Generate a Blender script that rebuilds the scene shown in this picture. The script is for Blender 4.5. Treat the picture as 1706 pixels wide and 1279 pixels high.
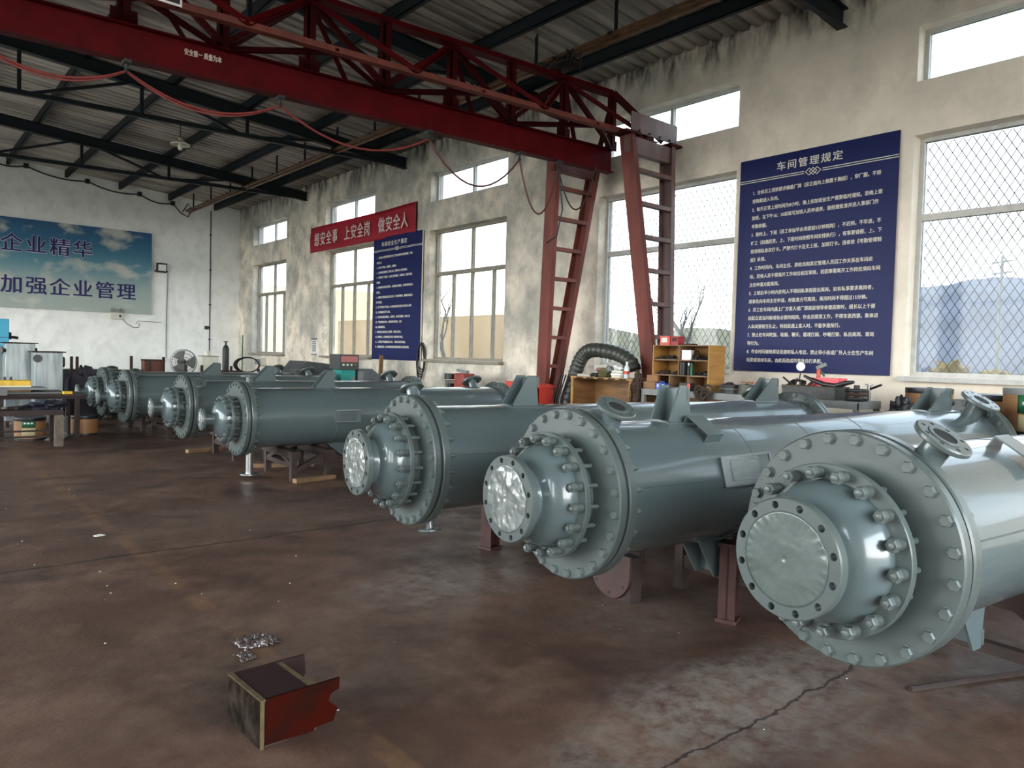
import bpy, bmesh, math, random
from mathutils import Vector, Matrix, noise
random.seed(7)
S = bpy.context.scene
for o in list(bpy.data.objects): bpy.data.objects.remove(o)
PI = math.pi
def R(d): return math.radians(d)

# ---------------------------------------------------------------- camera
CAM_H = 1.40
yaw, pitch, roll = R(40.445), R(-2.088), R(1.546)
fwd = Vector((math.sin(yaw)*math.cos(pitch), math.cos(yaw)*math.cos(pitch), math.sin(pitch)))
rgt = Vector((math.cos(yaw), -math.sin(yaw), 0)); upv = rgt.cross(fwd)
r2 = math.cos(roll)*rgt + math.sin(roll)*upv
u2 = -math.sin(roll)*rgt + math.cos(roll)*upv
cam_data = bpy.data.cameras.new('camera'); cam = bpy.data.objects.new('camera', cam_data)
S.collection.objects.link(cam)
cam_data.sensor_fit = 'HORIZONTAL'; cam_data.sensor_width = 36.0
cam_data.lens = 1244.6/1706*36.0; cam_data.clip_start = .05; cam_data.clip_end = 3000
M4 = Matrix((r2, u2, -fwd)).transposed().to_4x4(); M4.translation = (0, 0, CAM_H)
cam.matrix_world = M4; S.camera = cam

# ---------------------------------------------------------------- world, light, exposure
SKY = 6.0
S.view_settings.view_transform = 'Standard'; S.view_settings.look = 'None'
S.view_settings.gamma = 1.0; S.view_settings.use_curve_mapping = False
S.view_settings.exposure = 1.36
w = bpy.data.worlds.new('sky'); S.world = w; w.use_nodes = True
nt = w.node_tree; nt.nodes.clear()
wo = nt.nodes.new('ShaderNodeOutputWorld'); bg = nt.nodes.new('ShaderNodeBackground')
tc = nt.nodes.new('ShaderNodeTexCoord'); sx = nt.nodes.new('ShaderNodeSeparateXYZ'); cr = nt.nodes.new('ShaderNodeValToRGB')
nt.links.new(tc.outputs['Generated'], sx.inputs[0]); nt.links.new(sx.outputs['Z'], cr.inputs[0])
cr.color_ramp.elements[0].position = 0.0; cr.color_ramp.elements[0].color = (1.0, .97, .92, 1)
cr.color_ramp.elements[1].position = 0.5; cr.color_ramp.elements[1].color = (.70, .86, 1.0, 1)
nt.links.new(cr.outputs[0], bg.inputs[0]); bg.inputs[1].default_value = SKY
nt.links.new(bg.outputs[0], wo.inputs[0])

def portal(loc, sx_, sy_, axis):
    # marks a window or door opening for the sky light that comes through it (a portal gives off no light itself)
    l = bpy.data.lights.new('daylight_portal', 'AREA'); l.shape = 'RECTANGLE'; l.size = sx_; l.size_y = sy_
    l.cycles.is_portal = True
    o = bpy.data.objects.new('daylight_portal', l); S.collection.objects.link(o)
    d = Vector(axis); o.rotation_euler = d.to_track_quat('-Z', 'Z').to_euler(); o.location = loc
    return o

# ---------------------------------------------------------------- materials
def mat(name, col, rough=.5, metal=0., var=.0, scale=8., col2=None, bump=0., bscale=40., stretch=(1,1,1), spec=.5, coat=0., contrast=(.35,.65), trans=0., rvar=0.):
    m = bpy.data.materials.new(name); m.use_nodes = True
    n = m.node_tree; p = n.nodes['Principled BSDF']
    p.inputs['Base Color'].default_value = (*col, 1); p.inputs['Roughness'].default_value = rough
    p.inputs['Metallic'].default_value = metal; p.inputs['Specular IOR Level'].default_value = spec
    p.inputs['Coat Weight'].default_value = coat; p.inputs['Transmission Weight'].default_value = trans
    if coat: p.inputs['Coat Roughness'].default_value = .08
    if var or col2 or bump or rvar:
        t = n.nodes.new('ShaderNodeTexCoord'); mp = n.nodes.new('ShaderNodeMapping'); mp.inputs['Scale'].default_value = stretch
        n.links.new(t.outputs['Object'], mp.inputs[0])
    if var or col2 or rvar:
        nz = n.nodes.new('ShaderNodeTexNoise'); nz.inputs['Scale'].default_value = scale; nz.inputs['Detail'].default_value = 6; nz.inputs['Roughness'].default_value = .6
        n.links.new(mp.outputs[0], nz.inputs[0])
        ra = n.nodes.new('ShaderNodeValToRGB'); ra.color_ramp.elements[0].position = contrast[0]; ra.color_ramp.elements[1].position = contrast[1]
        c2 = col2 if col2 else tuple(c*(1-var) for c in col)
        ra.color_ramp.elements[0].color = (*c2, 1); ra.color_ramp.elements[1].color = (*col, 1)
        n.links.new(nz.outputs['Fac'], ra.inputs[0])
        if var or col2: n.links.new(ra.outputs[0], p.inputs['Base Color'])
        if rvar:
            mr = n.nodes.new('ShaderNodeMapRange'); mr.inputs['To Min'].default_value = max(.02, rough-rvar); mr.inputs['To Max'].default_value = rough+rvar
            mr.inputs['From Min'].default_value = .3; mr.inputs['From Max'].default_value = .7
            n.links.new(nz.outputs['Fac'], mr.inputs[0]); n.links.new(mr.outputs[0], p.inputs['Roughness'])
    if bump:
        nb = n.nodes.new('ShaderNodeTexNoise'); nb.inputs['Scale'].default_value = bscale; nb.inputs['Detail'].default_value = 4
        n.links.new(mp.outputs[0], nb.inputs[0])
        bp = n.nodes.new('ShaderNodeBump'); bp.inputs['Strength'].default_value = bump; bp.inputs['Distance'].default_value = .02
        n.links.new(nb.outputs['Fac'], bp.inputs['Height']); n.links.new(bp.outputs[0], p.inputs['Normal'])
    return m

PAINT = mat('grey_green_paint', (.088,.116,.120), .26, var=.05, scale=2, coat=.6)
PAINT_F = mat('grey_green_paint_flange', (.078,.098,.094), .33, var=.08, scale=4, bump=.02, bscale=80, coat=.25)
BOLT = mat('painted_bolt', (.10,.122,.117), .32, var=.25, scale=30)
STEEL = mat('bright_steel', (.45,.46,.45), .28, metal=.9, var=.2, scale=20)
GASKET = mat('dark_gasket', (.02,.025,.026), .7)
HOLE_SHADE = mat('hole_shade', (.012,.012,.012), .8)  # near-black that stands for the shade inside uncut openings
FILM = mat('clear_wrap', (.20,.22,.21), .16, var=.35, scale=16, bump=.3, bscale=34, coat=.5)
FILMT = mat('loose_film', (.55,.60,.58), .12, var=.2, scale=20, bump=.25, bscale=40); FILMT.node_tree.nodes['Principled BSDF'].inputs['Alpha'].default_value = .16
LITTER = mat('clear_litter', (.09,.065,.06), .14, var=.4, scale=30, bump=.3, bscale=60, coat=.8)
FILM2 = mat('dull_wrap', (.095,.118,.108), .22, var=.15, scale=6, bump=.12, bscale=24, coat=.3)
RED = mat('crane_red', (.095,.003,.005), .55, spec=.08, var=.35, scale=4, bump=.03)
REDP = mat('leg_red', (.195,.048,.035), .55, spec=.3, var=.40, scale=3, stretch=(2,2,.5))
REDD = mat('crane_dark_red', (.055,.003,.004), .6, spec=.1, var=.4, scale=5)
REDB = mat('bright_red', (.60,.045,.025), .4, var=.15)
RUST = mat('rust', (.055,.023,.016), .8, var=.5, scale=9, bump=.15)
RUSTD = mat('dark_rust', (.035,.02,.017), .8, var=.5, scale=9, bump=.1)
ROOFSTEEL = mat('roof_steel', (.014,.020,.026), .6, spec=.3, var=.3, scale=2)
BROWNRAIL = mat('copper_rail', (.16,.075,.03), .5, var=.5, scale=6)
WOOD = mat('yellow_board', (.42,.21,.05), .55, var=.35, scale=3, stretch=(1,1,6))
WOODB = mat('brown_board', (.28,.14,.05), .6, var=.5, scale=3, stretch=(1,1,5))
WOODD = mat('dark_board', (.05,.022,.016), .7, var=.5, scale=6)
BOXRED = mat('red_lacquer_board', (.026,.0028,.0014), .5, spec=.02, col2=(.010,.004,.003), scale=7, contrast=(.36,.58), bump=.05)
BOXBLK = mat('worn_black_board', (.040,.028,.021), .9, spec=.03, col2=(.010,.007,.005), scale=14, bump=.25, contrast=(.40,.66))
BOXTOP = mat('maroon_board', (.022,.008,.008), .7, spec=.2, var=.3, scale=5)
PALEEDGE = mat('raw_board_edge', (.105,.075,.04), .8, spec=.1, var=.4, scale=18)
BLACK = mat('black_rubber', (.013,.013,.014), .45, var=.3, scale=12)
BLACKM = mat('black_metal', (.02,.02,.022), .5, var=.4, scale=10)
DUCT = mat('duct_fabric', (.045,.050,.042), .42, var=.3, scale=14)
GREYM = mat('grey_metal', (.20,.21,.205), .5, var=.25, scale=6)
GALV = mat('galvanised_sheet', (.30,.33,.33), .38, metal=.45, col2=(.14,.17,.18), scale=3, stretch=(4,4,.4))
TEAL = mat('teal_enamel', (.02,.30,.27), .4, var=.2)
BLUEC = mat('blue_cabinet_paint', (.03,.36,.56), .45, var=.12, scale=2)
BLUEB = mat('blue_plastic', (.03,.09,.50), .35, var=.2)
YEL = mat('yellow_paint', (.75,.45,.03), .5, var=.3)
CREAM = mat('cream_metal', (.62,.62,.52), .5, var=.1)
WHITE = mat('white_plastic', (.75,.76,.74), .4, var=.08)
RAG = mat('brown_rags', (.085,.05,.032), .9, var=.6, scale=25, bump=.6, bscale=30)
RAGG = mat('grey_cloth', (.09,.085,.065), .9, var=.6, scale=18, bump=.5, bscale=24)
NAVY = mat('navy_cloth', (.018,.02,.04), .85, var=.5, scale=12, bump=.5, bscale=22)
TARP = mat('violet_tarp', (.038,.034,.050), .8, var=.5, scale=6, bump=.4, bscale=14)
DRUMC = mat('fibre_drum', (.30,.145,.055), .55, var=.2, scale=4, stretch=(1,1,6))
DRUMR = mat('drum_rim', (.03,.03,.034), .4, metal=.5)
GREENL = mat('green_label', (.012,.11,.045), .5)
FRAME = mat('window_frame', (.30,.27,.22), .55, var=.3, scale=12)
FRAMEW = mat('window_frame_pale', (.55,.55,.52), .5, var=.2, scale=12)
SIGN = mat('navy_sign', (.004,.010,.088), .45, spec=.25, var=.12, scale=2)
SIGNT = mat('cream_letters', (.72,.70,.60), .6)
SIGNW = mat('white_letters', (.85,.84,.82), .6)
REDCL = None
PINK = mat('pink_plastic', (.75,.06,.09), .35, var=.1)
ORANGE = mat('orange_cloth', (.75,.20,.05), .8, var=.3)
TREAD = mat('tan_wood', (.26,.15,.075), .7, var=.4, scale=8)
SCREEN = mat('white_lens', (.8,.82,.8), .3)
DKGREEN = mat('dark_green_tank', (.022,.032,.026), .6, var=.4)
WALLC = (.56,.53,.47)

# ---------------------------------------------------------------- mesh helpers
class MB:
    def __init__(s): s.v = []; s.f = []; s.m = []
    def add(s, vs, fs, M=None, mi=0):
        k = len(s.v)
        s.v += [tuple(M @ Vector(p)) if M else tuple(p) for p in vs]
        s.f += [tuple(i+k for i in f) for f in fs]; s.m += [mi]*len(fs)
        return s
    def box(s, c, d, M=None, mi=0):
        x, y, z = (q/2 for q in d)
        vs = [(c[0]+a*x, c[1]+b*y, c[2]+e*z) for a in (-1,1) for b in (-1,1) for e in (-1,1)]
        return s.add(vs, [(0,1,3,2),(4,6,7,5),(0,4,5,1),(2,3,7,6),(0,2,6,4),(1,5,7,3)], M, mi)
    def span(s, a, b, M=None, mi=0):
        return s.box([(p+q)/2 for p, q in zip(a, b)], [abs(q-p) for p, q in zip(a, b)], M, mi)
    def lathe(s, prof, M=None, n=32, mi=0, closed=False, caps=True):
        # prof: list of (t, r) turned about the local X axis
        vs = []; fs = []; m = len(prof)
        for t, r in prof:
            for j in range(n):
                a = 2*PI*j/n; vs.append((t, r*math.cos(a), r*math.sin(a)))
        for i in range(m-1+(1 if closed else 0)):
            i2 = (i+1) % m
            for j in range(n):
                j2 = (j+1) % n; fs.append((i*n+j, i2*n+j, i2*n+j2, i*n+j2))
        if not closed and caps:
            if prof[0][1] > 1e-6: fs.append(tuple(range(n)))
            if prof[-1][1] > 1e-6: fs.append(tuple(reversed(range((m-1)*n, m*n))))
        return s.add(vs, fs, M, mi)
    def rod(s, p, q, r, n=10, r2=None, mi=0):
        p = Vector(p); q = Vector(q); L = (q-p).length
        return s.lathe([(0, r), (L, r if r2 is None else r2)], frame(p, q-p), n, mi)
    def beam(s, p, q, wd, ht, upd=(0,0,1), mi=0):
        # rectangular bar from p to q, width wd sideways, height ht along upd
        p = Vector(p); q = Vector(q); d = (q-p); L = d.length; d.normalize()
        u = Vector(upd); sd = d.cross(u)
        if sd.length < 1e-4: sd = d.cross(Vector((1,0,0)))
        sd.normalize(); u = sd.cross(d)
        M = Matrix((d, sd, u)).transposed().to_4x4(); M.translation = p
        return s.box((L/2,0,0), (L, wd, ht), M, mi)
    def angle(s, p, q, wd, t=.008, upd=(0,0,1), mi=0, flip=1):
        p = Vector(p); q = Vector(q); d = (q-p); L = d.length; d.normalize()
        u = Vector(upd); sd = d.cross(u)
        if sd.length < 1e-4: sd = d.cross(Vector((1,0,0)))
        sd.normalize(); u = sd.cross(d)
        M = Matrix((d, sd, u)).transposed().to_4x4(); M.translation = p
        s.box((L/2, 0, -wd/2), (L, wd, t), M, mi)
        return s.box((L/2, flip*wd/2, 0), (L, t, wd), M, mi)
    def tube(s, pts, r, n=8, mi=0, rf=None):
        pts = [Vector(p) for p in pts]; vs = []; fs = []; m = len(pts); pu = None
        for i, p in enumerate(pts):
            d = (pts[min(i+1, m-1)]-pts[max(i-1, 0)])
            if d.length < 1e-9: d = Vector((0,0,1))
            d.normalize()
            if pu is None: pu = d.orthogonal().normalized()
            pu = (pu-d*pu.dot(d))
            if pu.length < 1e-6: pu = d.orthogonal()
            pu.normalize(); sd = d.cross(pu); rr = rf(i) if rf else r
            for j in range(n):
                a = 2*PI*j/n; vs.append(p+rr*(math.cos(a)*pu+math.sin(a)*sd))
        for i in range(m-1):
            for j in range(n):
                j2 = (j+1) % n; fs.append((i*n+j, i*n+j2, (i+1)*n+j2, (i+1)*n+j))
        fs.append(tuple(reversed(range(n)))); fs.append(tuple(range((m-1)*n, m*n)))
        return s.add(vs, fs, None, mi)
    def prism(s, poly, t, M=None, mi=0):
        # 2-D outline in local XZ, extruded +-t/2 in local Y
        n = len(poly)
        vs = [(x, -t/2, z) for x, z in poly]+[(x, t/2, z) for x, z in poly]
        fs = [tuple(range(n)), tuple(reversed(range(n, 2*n)))]+[(i, i+n, (i+1) % n+n, (i+1) % n) for i in range(n)]
        return s.add(vs, fs, M, mi)
    def grid(s, fn, nu, nv, mi=0):
        vs = [fn(i/(nu-1), j/(nv-1)) for i in range(nu) for j in range(nv)]
        fs = [(i*nv+j, (i+1)*nv+j, (i+1)*nv+j+1, i*nv+j+1) for i in range(nu-1) for j in range(nv-1)]
        return s.add(vs, fs, None, mi)
    def sphere(s, c, r, n=14, sc=(1,1,1), jit=0., seed=0, mi=0):
        vs = []; fs = []; h = n//2
        for i in range(h+1):
            for j in range(n):
                th = PI*i/h; ph = 2*PI*j/n
                q = Vector((math.sin(th)*math.cos(ph), math.sin(th)*math.sin(ph), math.cos(th)))
                k = r*(1+jit*noise.noise(q*2.2+Vector((seed*3.7, seed, 0)))+jit*.5*noise.noise(q*5+Vector((seed, 0, 9)))) if jit else r
                vs.append((c[0]+q.x*k*sc[0], c[1]+q.y*k*sc[1], c[2]+q.z*k*sc[2]))
        for i in range(h):
            for j in range(n):
                j2 = (j+1) % n; fs.append((i*n+j, (i+1)*n+j, (i+1)*n+j2, i*n+j2))
        return s.add(vs, fs, None, mi)
    def mesh(s, name, mats, sharp=35):
        me = bpy.data.meshes.new(name); me.from_pydata(s.v, [], s.f)
        for m in (mats if isinstance(mats, (list, tuple)) else [mats]): me.materials.append(m)
        bm = bmesh.new(); bm.from_mesh(me); bmesh.ops.remove_doubles(bm, verts=bm.verts, dist=1e-5)
        bm.to_mesh(me); bm.free()
        b2 = bmesh.new(); b2.from_mesh(me); bmesh.ops.recalc_face_normals(b2, faces=b2.faces); b2.to_mesh(me); b2.free()
        if any(s.m) and len(me.polygons) == len(s.m): me.polygons.foreach_set('material_index', s.m)
        me.polygons.foreach_set('use_smooth', [True]*len(me.polygons))
        me.set_sharp_from_angle(angle=R(sharp)); me.update()
        return me
    def build(s, name, mats, parent=None, loc=None, bev=0., sharp=35):
        o = link(name, s.mesh(name, mats, sharp), parent, loc)
        if bev:
            b = o.modifiers.new('edge', 'BEVEL'); b.width = bev; b.segments = 2; b.limit_method = 'ANGLE'; b.angle_limit = R(40)
        return o

def link(name, data, parent=None, loc=None):
    o = bpy.data.objects.new(name, data); S.collection.objects.link(o)
    if parent: o.parent = parent
    if loc is not None: o.location = loc
    return o
def frame(p, d, up=(0,0,1)):
    # matrix whose local X axis points along d
    d = Vector(d).normalized(); u = Vector(up); y = u.cross(d)
    if y.length < 1e-4: y = Vector((0,1,0)).cross(d)
    if y.length < 1e-4: y = Vector((1,0,0)).cross(d)
    y.normalize(); z = d.cross(y)
    M = Matrix((d, y, z)).transposed().to_4x4(); M.translation = Vector(p); return M
def tag(o, label, cat, group=None, kind=None):
    o['label'] = label; o['category'] = cat
    if group: o['group'] = group
    if kind: o['kind'] = kind
    return o
def thing(name, label, cat, loc=(0,0,0), rz=0., group=None):
    o = link(name, None, None, loc); o.rotation_euler = (0,0,rz); o.empty_display_size = .1
    return tag(o, label, cat, group)
def struct(name, mb, m, parent=None, **k):
    o = mb.build(name, m, parent, **k)
    if parent is None: o['kind'] = 'structure'
    return o
def carve(me, cutter):
    # subtract the cutter's solids from a mesh and return the finished mesh
    a = link('carve_a', me); b = link('carve_b', cutter)
    md = a.modifiers.new('cut', 'BOOLEAN'); md.object = b; md.operation = 'DIFFERENCE'; md.solver = 'EXACT'
    dg = bpy.context.evaluated_depsgraph_get(); dg.update()
    r = bpy.data.meshes.new_from_object(a.evaluated_get(dg))
    bpy.data.objects.remove(a); bpy.data.objects.remove(b)
    r.set_sharp_from_angle(angle=R(35)); return r
def text_mesh(s, ch_w, ch_h, bold=.012, spacing=1.0):
    # one line of lettering lying in local XY, starting at x = 0, flat with a little thickness
    c = bpy.data.curves.new('lettering', 'FONT'); c.body = s; c.size = 1.0; c.extrude = .012; c.offset = 0.; c.resolution_u = 2
    c.space_character = spacing
    o = link('lettering', c); dg = bpy.context.evaluated_depsgraph_get(); dg.update()
    me = bpy.data.meshes.new_from_object(o.evaluated_get(dg)); bpy.data.objects.remove(o)
    if bold:
        # heavier strokes: the same outline laid over itself with small shifts
        bm = bmesh.new(); ring8 = [(0, 0)]+[(bold*math.cos(k*PI/4), bold*math.sin(k*PI/4)) for k in range(8)] if bold > .03 else [(0, 0), (-bold, 0), (bold, 0), (0, bold*.7)]
        for k, (dx, dy) in enumerate(ring8):
            m2 = me.copy(); m2.transform(Matrix.Translation((dx, dy, .004*k))); bm.from_mesh(m2); bpy.data.meshes.remove(m2)
        bm.to_mesh(me); bm.free()
    me.transform(Matrix.Diagonal((ch_w, ch_h, .1, 1))); return me
def text_block(name, lines, mat_, M, parent):
    # lines: (string, x, y, ch_w, ch_h[, bold[, spacing]]) all in the plane of matrix M, joined as ONE lettering mesh
    bm = bmesh.new()
    for ln in lines:
        s, x, y, cw, chh = ln[:5]
        me = text_mesh(s, cw, chh, *(ln[5:]))
        me.transform(M @ Matrix.Translation((x, y, 0))); bm.from_mesh(me); bpy.data.meshes.remove(me)
    me = bpy.data.meshes.new(name); bm.to_mesh(me); bm.free()
    me.materials.clear(); me.materials.append(mat_)
    me.polygons.foreach_set('material_index', [0]*len(me.polygons))
    return link(name, me, parent)
MX = Matrix(((0,0,-1),(-1,0,0),(0,1,0))).to_4x4()     # text plane on the window wall: right = -Y, up = Z, facing -X
MY = Matrix(((1,0,0),(0,0,-1),(0,1,0))).to_4x4()      # text plane on the end wall: right = X, up = Z, facing -Y
def at(M, p):
    N = M.copy(); N.translation = Vector(p); return N
ORD = ['first','second','third','fourth','fifth','sixth','seventh','eighth','ninth','tenth','eleventh','twelfth','thirteenth','fourteenth']
# ---------------------------------------------------------------- shell of the workshop
WX, WB, WL, WF = 8.2, 22.2, -6.2, -6.0
RIDGE, EAVE, SLOPE = 1.0, 5.50, .078
def roof_z(x): return EAVE+SLOPE*(WX-x) if x >= RIDGE else EAVE+SLOPE*(x-WL)
WINS = [(18.87,21.14),(14.33,16.65),(9.88,12.20),(5.40,7.73),(.97,3.30),(-3.5,-1.17)]
ZS, ZT, ZU, ZV, ZTR = 1.31, 3.80, 4.35, 4.92, 2.97

def wall_mat(name, base, dirt, soot_z, amt):
    m = bpy.data.materials.new(name); m.use_nodes = True; n = m.node_tree; p = n.nodes['Principled BSDF']; L = n.links
    geo = n.nodes.new('ShaderNodeNewGeometry'); sp = n.nodes.new('ShaderNodeSeparateXYZ'); L.new(geo.outputs['Position'], sp.inputs[0])
    def nzz(sc, det, st=(1,1,1)):
        mp = n.nodes.new('ShaderNodeMapping'); mp.inputs['Scale'].default_value = st; L.new(geo.outputs['Position'], mp.inputs[0])
        z = n.nodes.new('ShaderNodeTexNoise'); z.inputs['Scale'].default_value = sc; z.inputs['Detail'].default_value = det; z.inputs['Roughness'].default_value = .62
        L.new(mp.outputs[0], z.inputs[0]); return z.outputs['Fac']
    def rng(v, a, b, lo=0., hi=1.):
        r = n.nodes.new('ShaderNodeMapRange'); r.inputs['From Min'].default_value = a; r.inputs['From Max'].default_value = b
        r.inputs['To Min'].default_value = lo; r.inputs['To Max'].default_value = hi; L.new(v, r.inputs[0]); return r.outputs[0]
    def mth(op, a, b):
        q = n.nodes.new('ShaderNodeMath'); q.operation = op
        for i, v in enumerate((a, b)):
            if isinstance(v, float): q.inputs[i].default_value = v
            else: L.new(v, q.inputs[i])
        return q.outputs[0]
    def mix(f, a, b):
        q = n.nodes.new('ShaderNodeMix'); q.data_type = 'RGBA'; L.new(f, q.inputs[0])
        for i, v in ((6, a), (7, b)):
            if isinstance(v, tuple): q.inputs[i].default_value = (*v, 1)
            else: L.new(v, q.inputs[i])
        return q.outputs[2]
    big = rng(nzz(.9, 5), .36, .62); fine = rng(nzz(3.2, 8, (1,1,.8)), .45, .68)
    am = rng(mth('ADD', sp.outputs['Y'], mth('MULTIPLY', nzz(.25, 3), 6.)), 7.5, 12.5, amt*.30, amt)   # the plaster is dirtier towards the far piers
    c = mix(mth('MULTIPLY', big, am), base, dirt)
    c = mix(mth('MULTIPLY', fine, mth('MULTIPLY', am, .8)), c, tuple(q*.70 for q in dirt))
    # soot crust under the eaves and in the corner, darker blotches low down
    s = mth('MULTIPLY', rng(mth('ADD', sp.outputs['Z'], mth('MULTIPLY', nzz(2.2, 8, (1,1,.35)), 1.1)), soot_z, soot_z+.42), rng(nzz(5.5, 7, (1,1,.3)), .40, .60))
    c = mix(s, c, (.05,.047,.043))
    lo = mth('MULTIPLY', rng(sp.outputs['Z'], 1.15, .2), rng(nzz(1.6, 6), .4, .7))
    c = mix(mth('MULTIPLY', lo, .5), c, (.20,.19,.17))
    L.new(c, p.inputs['Base Color']); p.inputs['Roughness'].default_value = .88; p.inputs['Specular IOR Level'].default_value = .2
    bp = n.nodes.new('ShaderNodeBump'); bp.inputs['Strength'].default_value = .25; bp.inputs['Distance'].default_value = .03
    L.new(nzz(7., 6), bp.inputs['Height']); L.new(bp.outputs[0], p.inputs['Normal'])
    return m
M_WR = wall_mat('aged_plaster', (.93,.835,.70), (.41,.40,.355), 5.62, .92)
M_WB = wall_mat('whitewashed_plaster', (.92,.935,.90), (.76,.775,.74), 6.4, .45)
M_WO = wall_mat('plain_plaster', (.55,.52,.46), (.36,.34,.31), 6.2, .6)

mb = MB(); ys = [WF]
for a, b in sorted(WINS): ys += [a, b]
ys.append(WB+.3)
T = .30
for i in range(0, len(ys), 2): mb.span((WX, ys[i], -.1), (WX+T, ys[i+1], EAVE+.05))
for a, b in WINS:
    mb.span((WX, a, -.1), (WX+T, b, ZS)); mb.span((WX, a, ZT), (WX+T, b, ZU)); mb.span((WX, a, ZV), (WX+T, b, EAVE+.05))
struct('wall_right', mb, M_WR)
mb = MB(); mb.prism([(WL,-.1),(WX+.0,-.1),(WX+.0,EAVE),(RIDGE,roof_z(RIDGE)),(WL,EAVE)], .3, Matrix.Translation((0, WB+.15, 0)))
struct('wall_back', mb, M_WB)
LW = [(-.7,.4),(1.5,2.6),(3.9,7.9),(8.35,12.35),(12.8,16.8),(17.25,21.25)]
mb = MB(); ys = [WF]
for a, b in LW: ys += [a, b]
ys.append(WB+.3)
for i in range(0, len(ys), 2): mb.span((WL-T, ys[i], -.1), (WL, ys[i+1], EAVE))
for a, b in LW: mb.span((WL-T, a, -.1), (WL, b, .40)); mb.span((WL-T, a, 4.9), (WL, b, EAVE))
struct('wall_left', mb, M_WO)
mb = MB(); DOOR = (-4.6, 5.8, 4.9)
mb.span((WL, WF-.3, -.1), (DOOR[0], WF, EAVE)); mb.span((DOOR[1], WF-.3, -.1), (WX, WF, EAVE)); mb.span((DOOR[0], WF-.3, DOOR[2]), (DOOR[1], WF, EAVE))
mb.prism([(WL,EAVE),(WX,EAVE),(RIDGE,roof_z(RIDGE))], .3, Matrix.Translation((0, WF-.15, 0)))
struct('wall_front', mb, M_WO)

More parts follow.
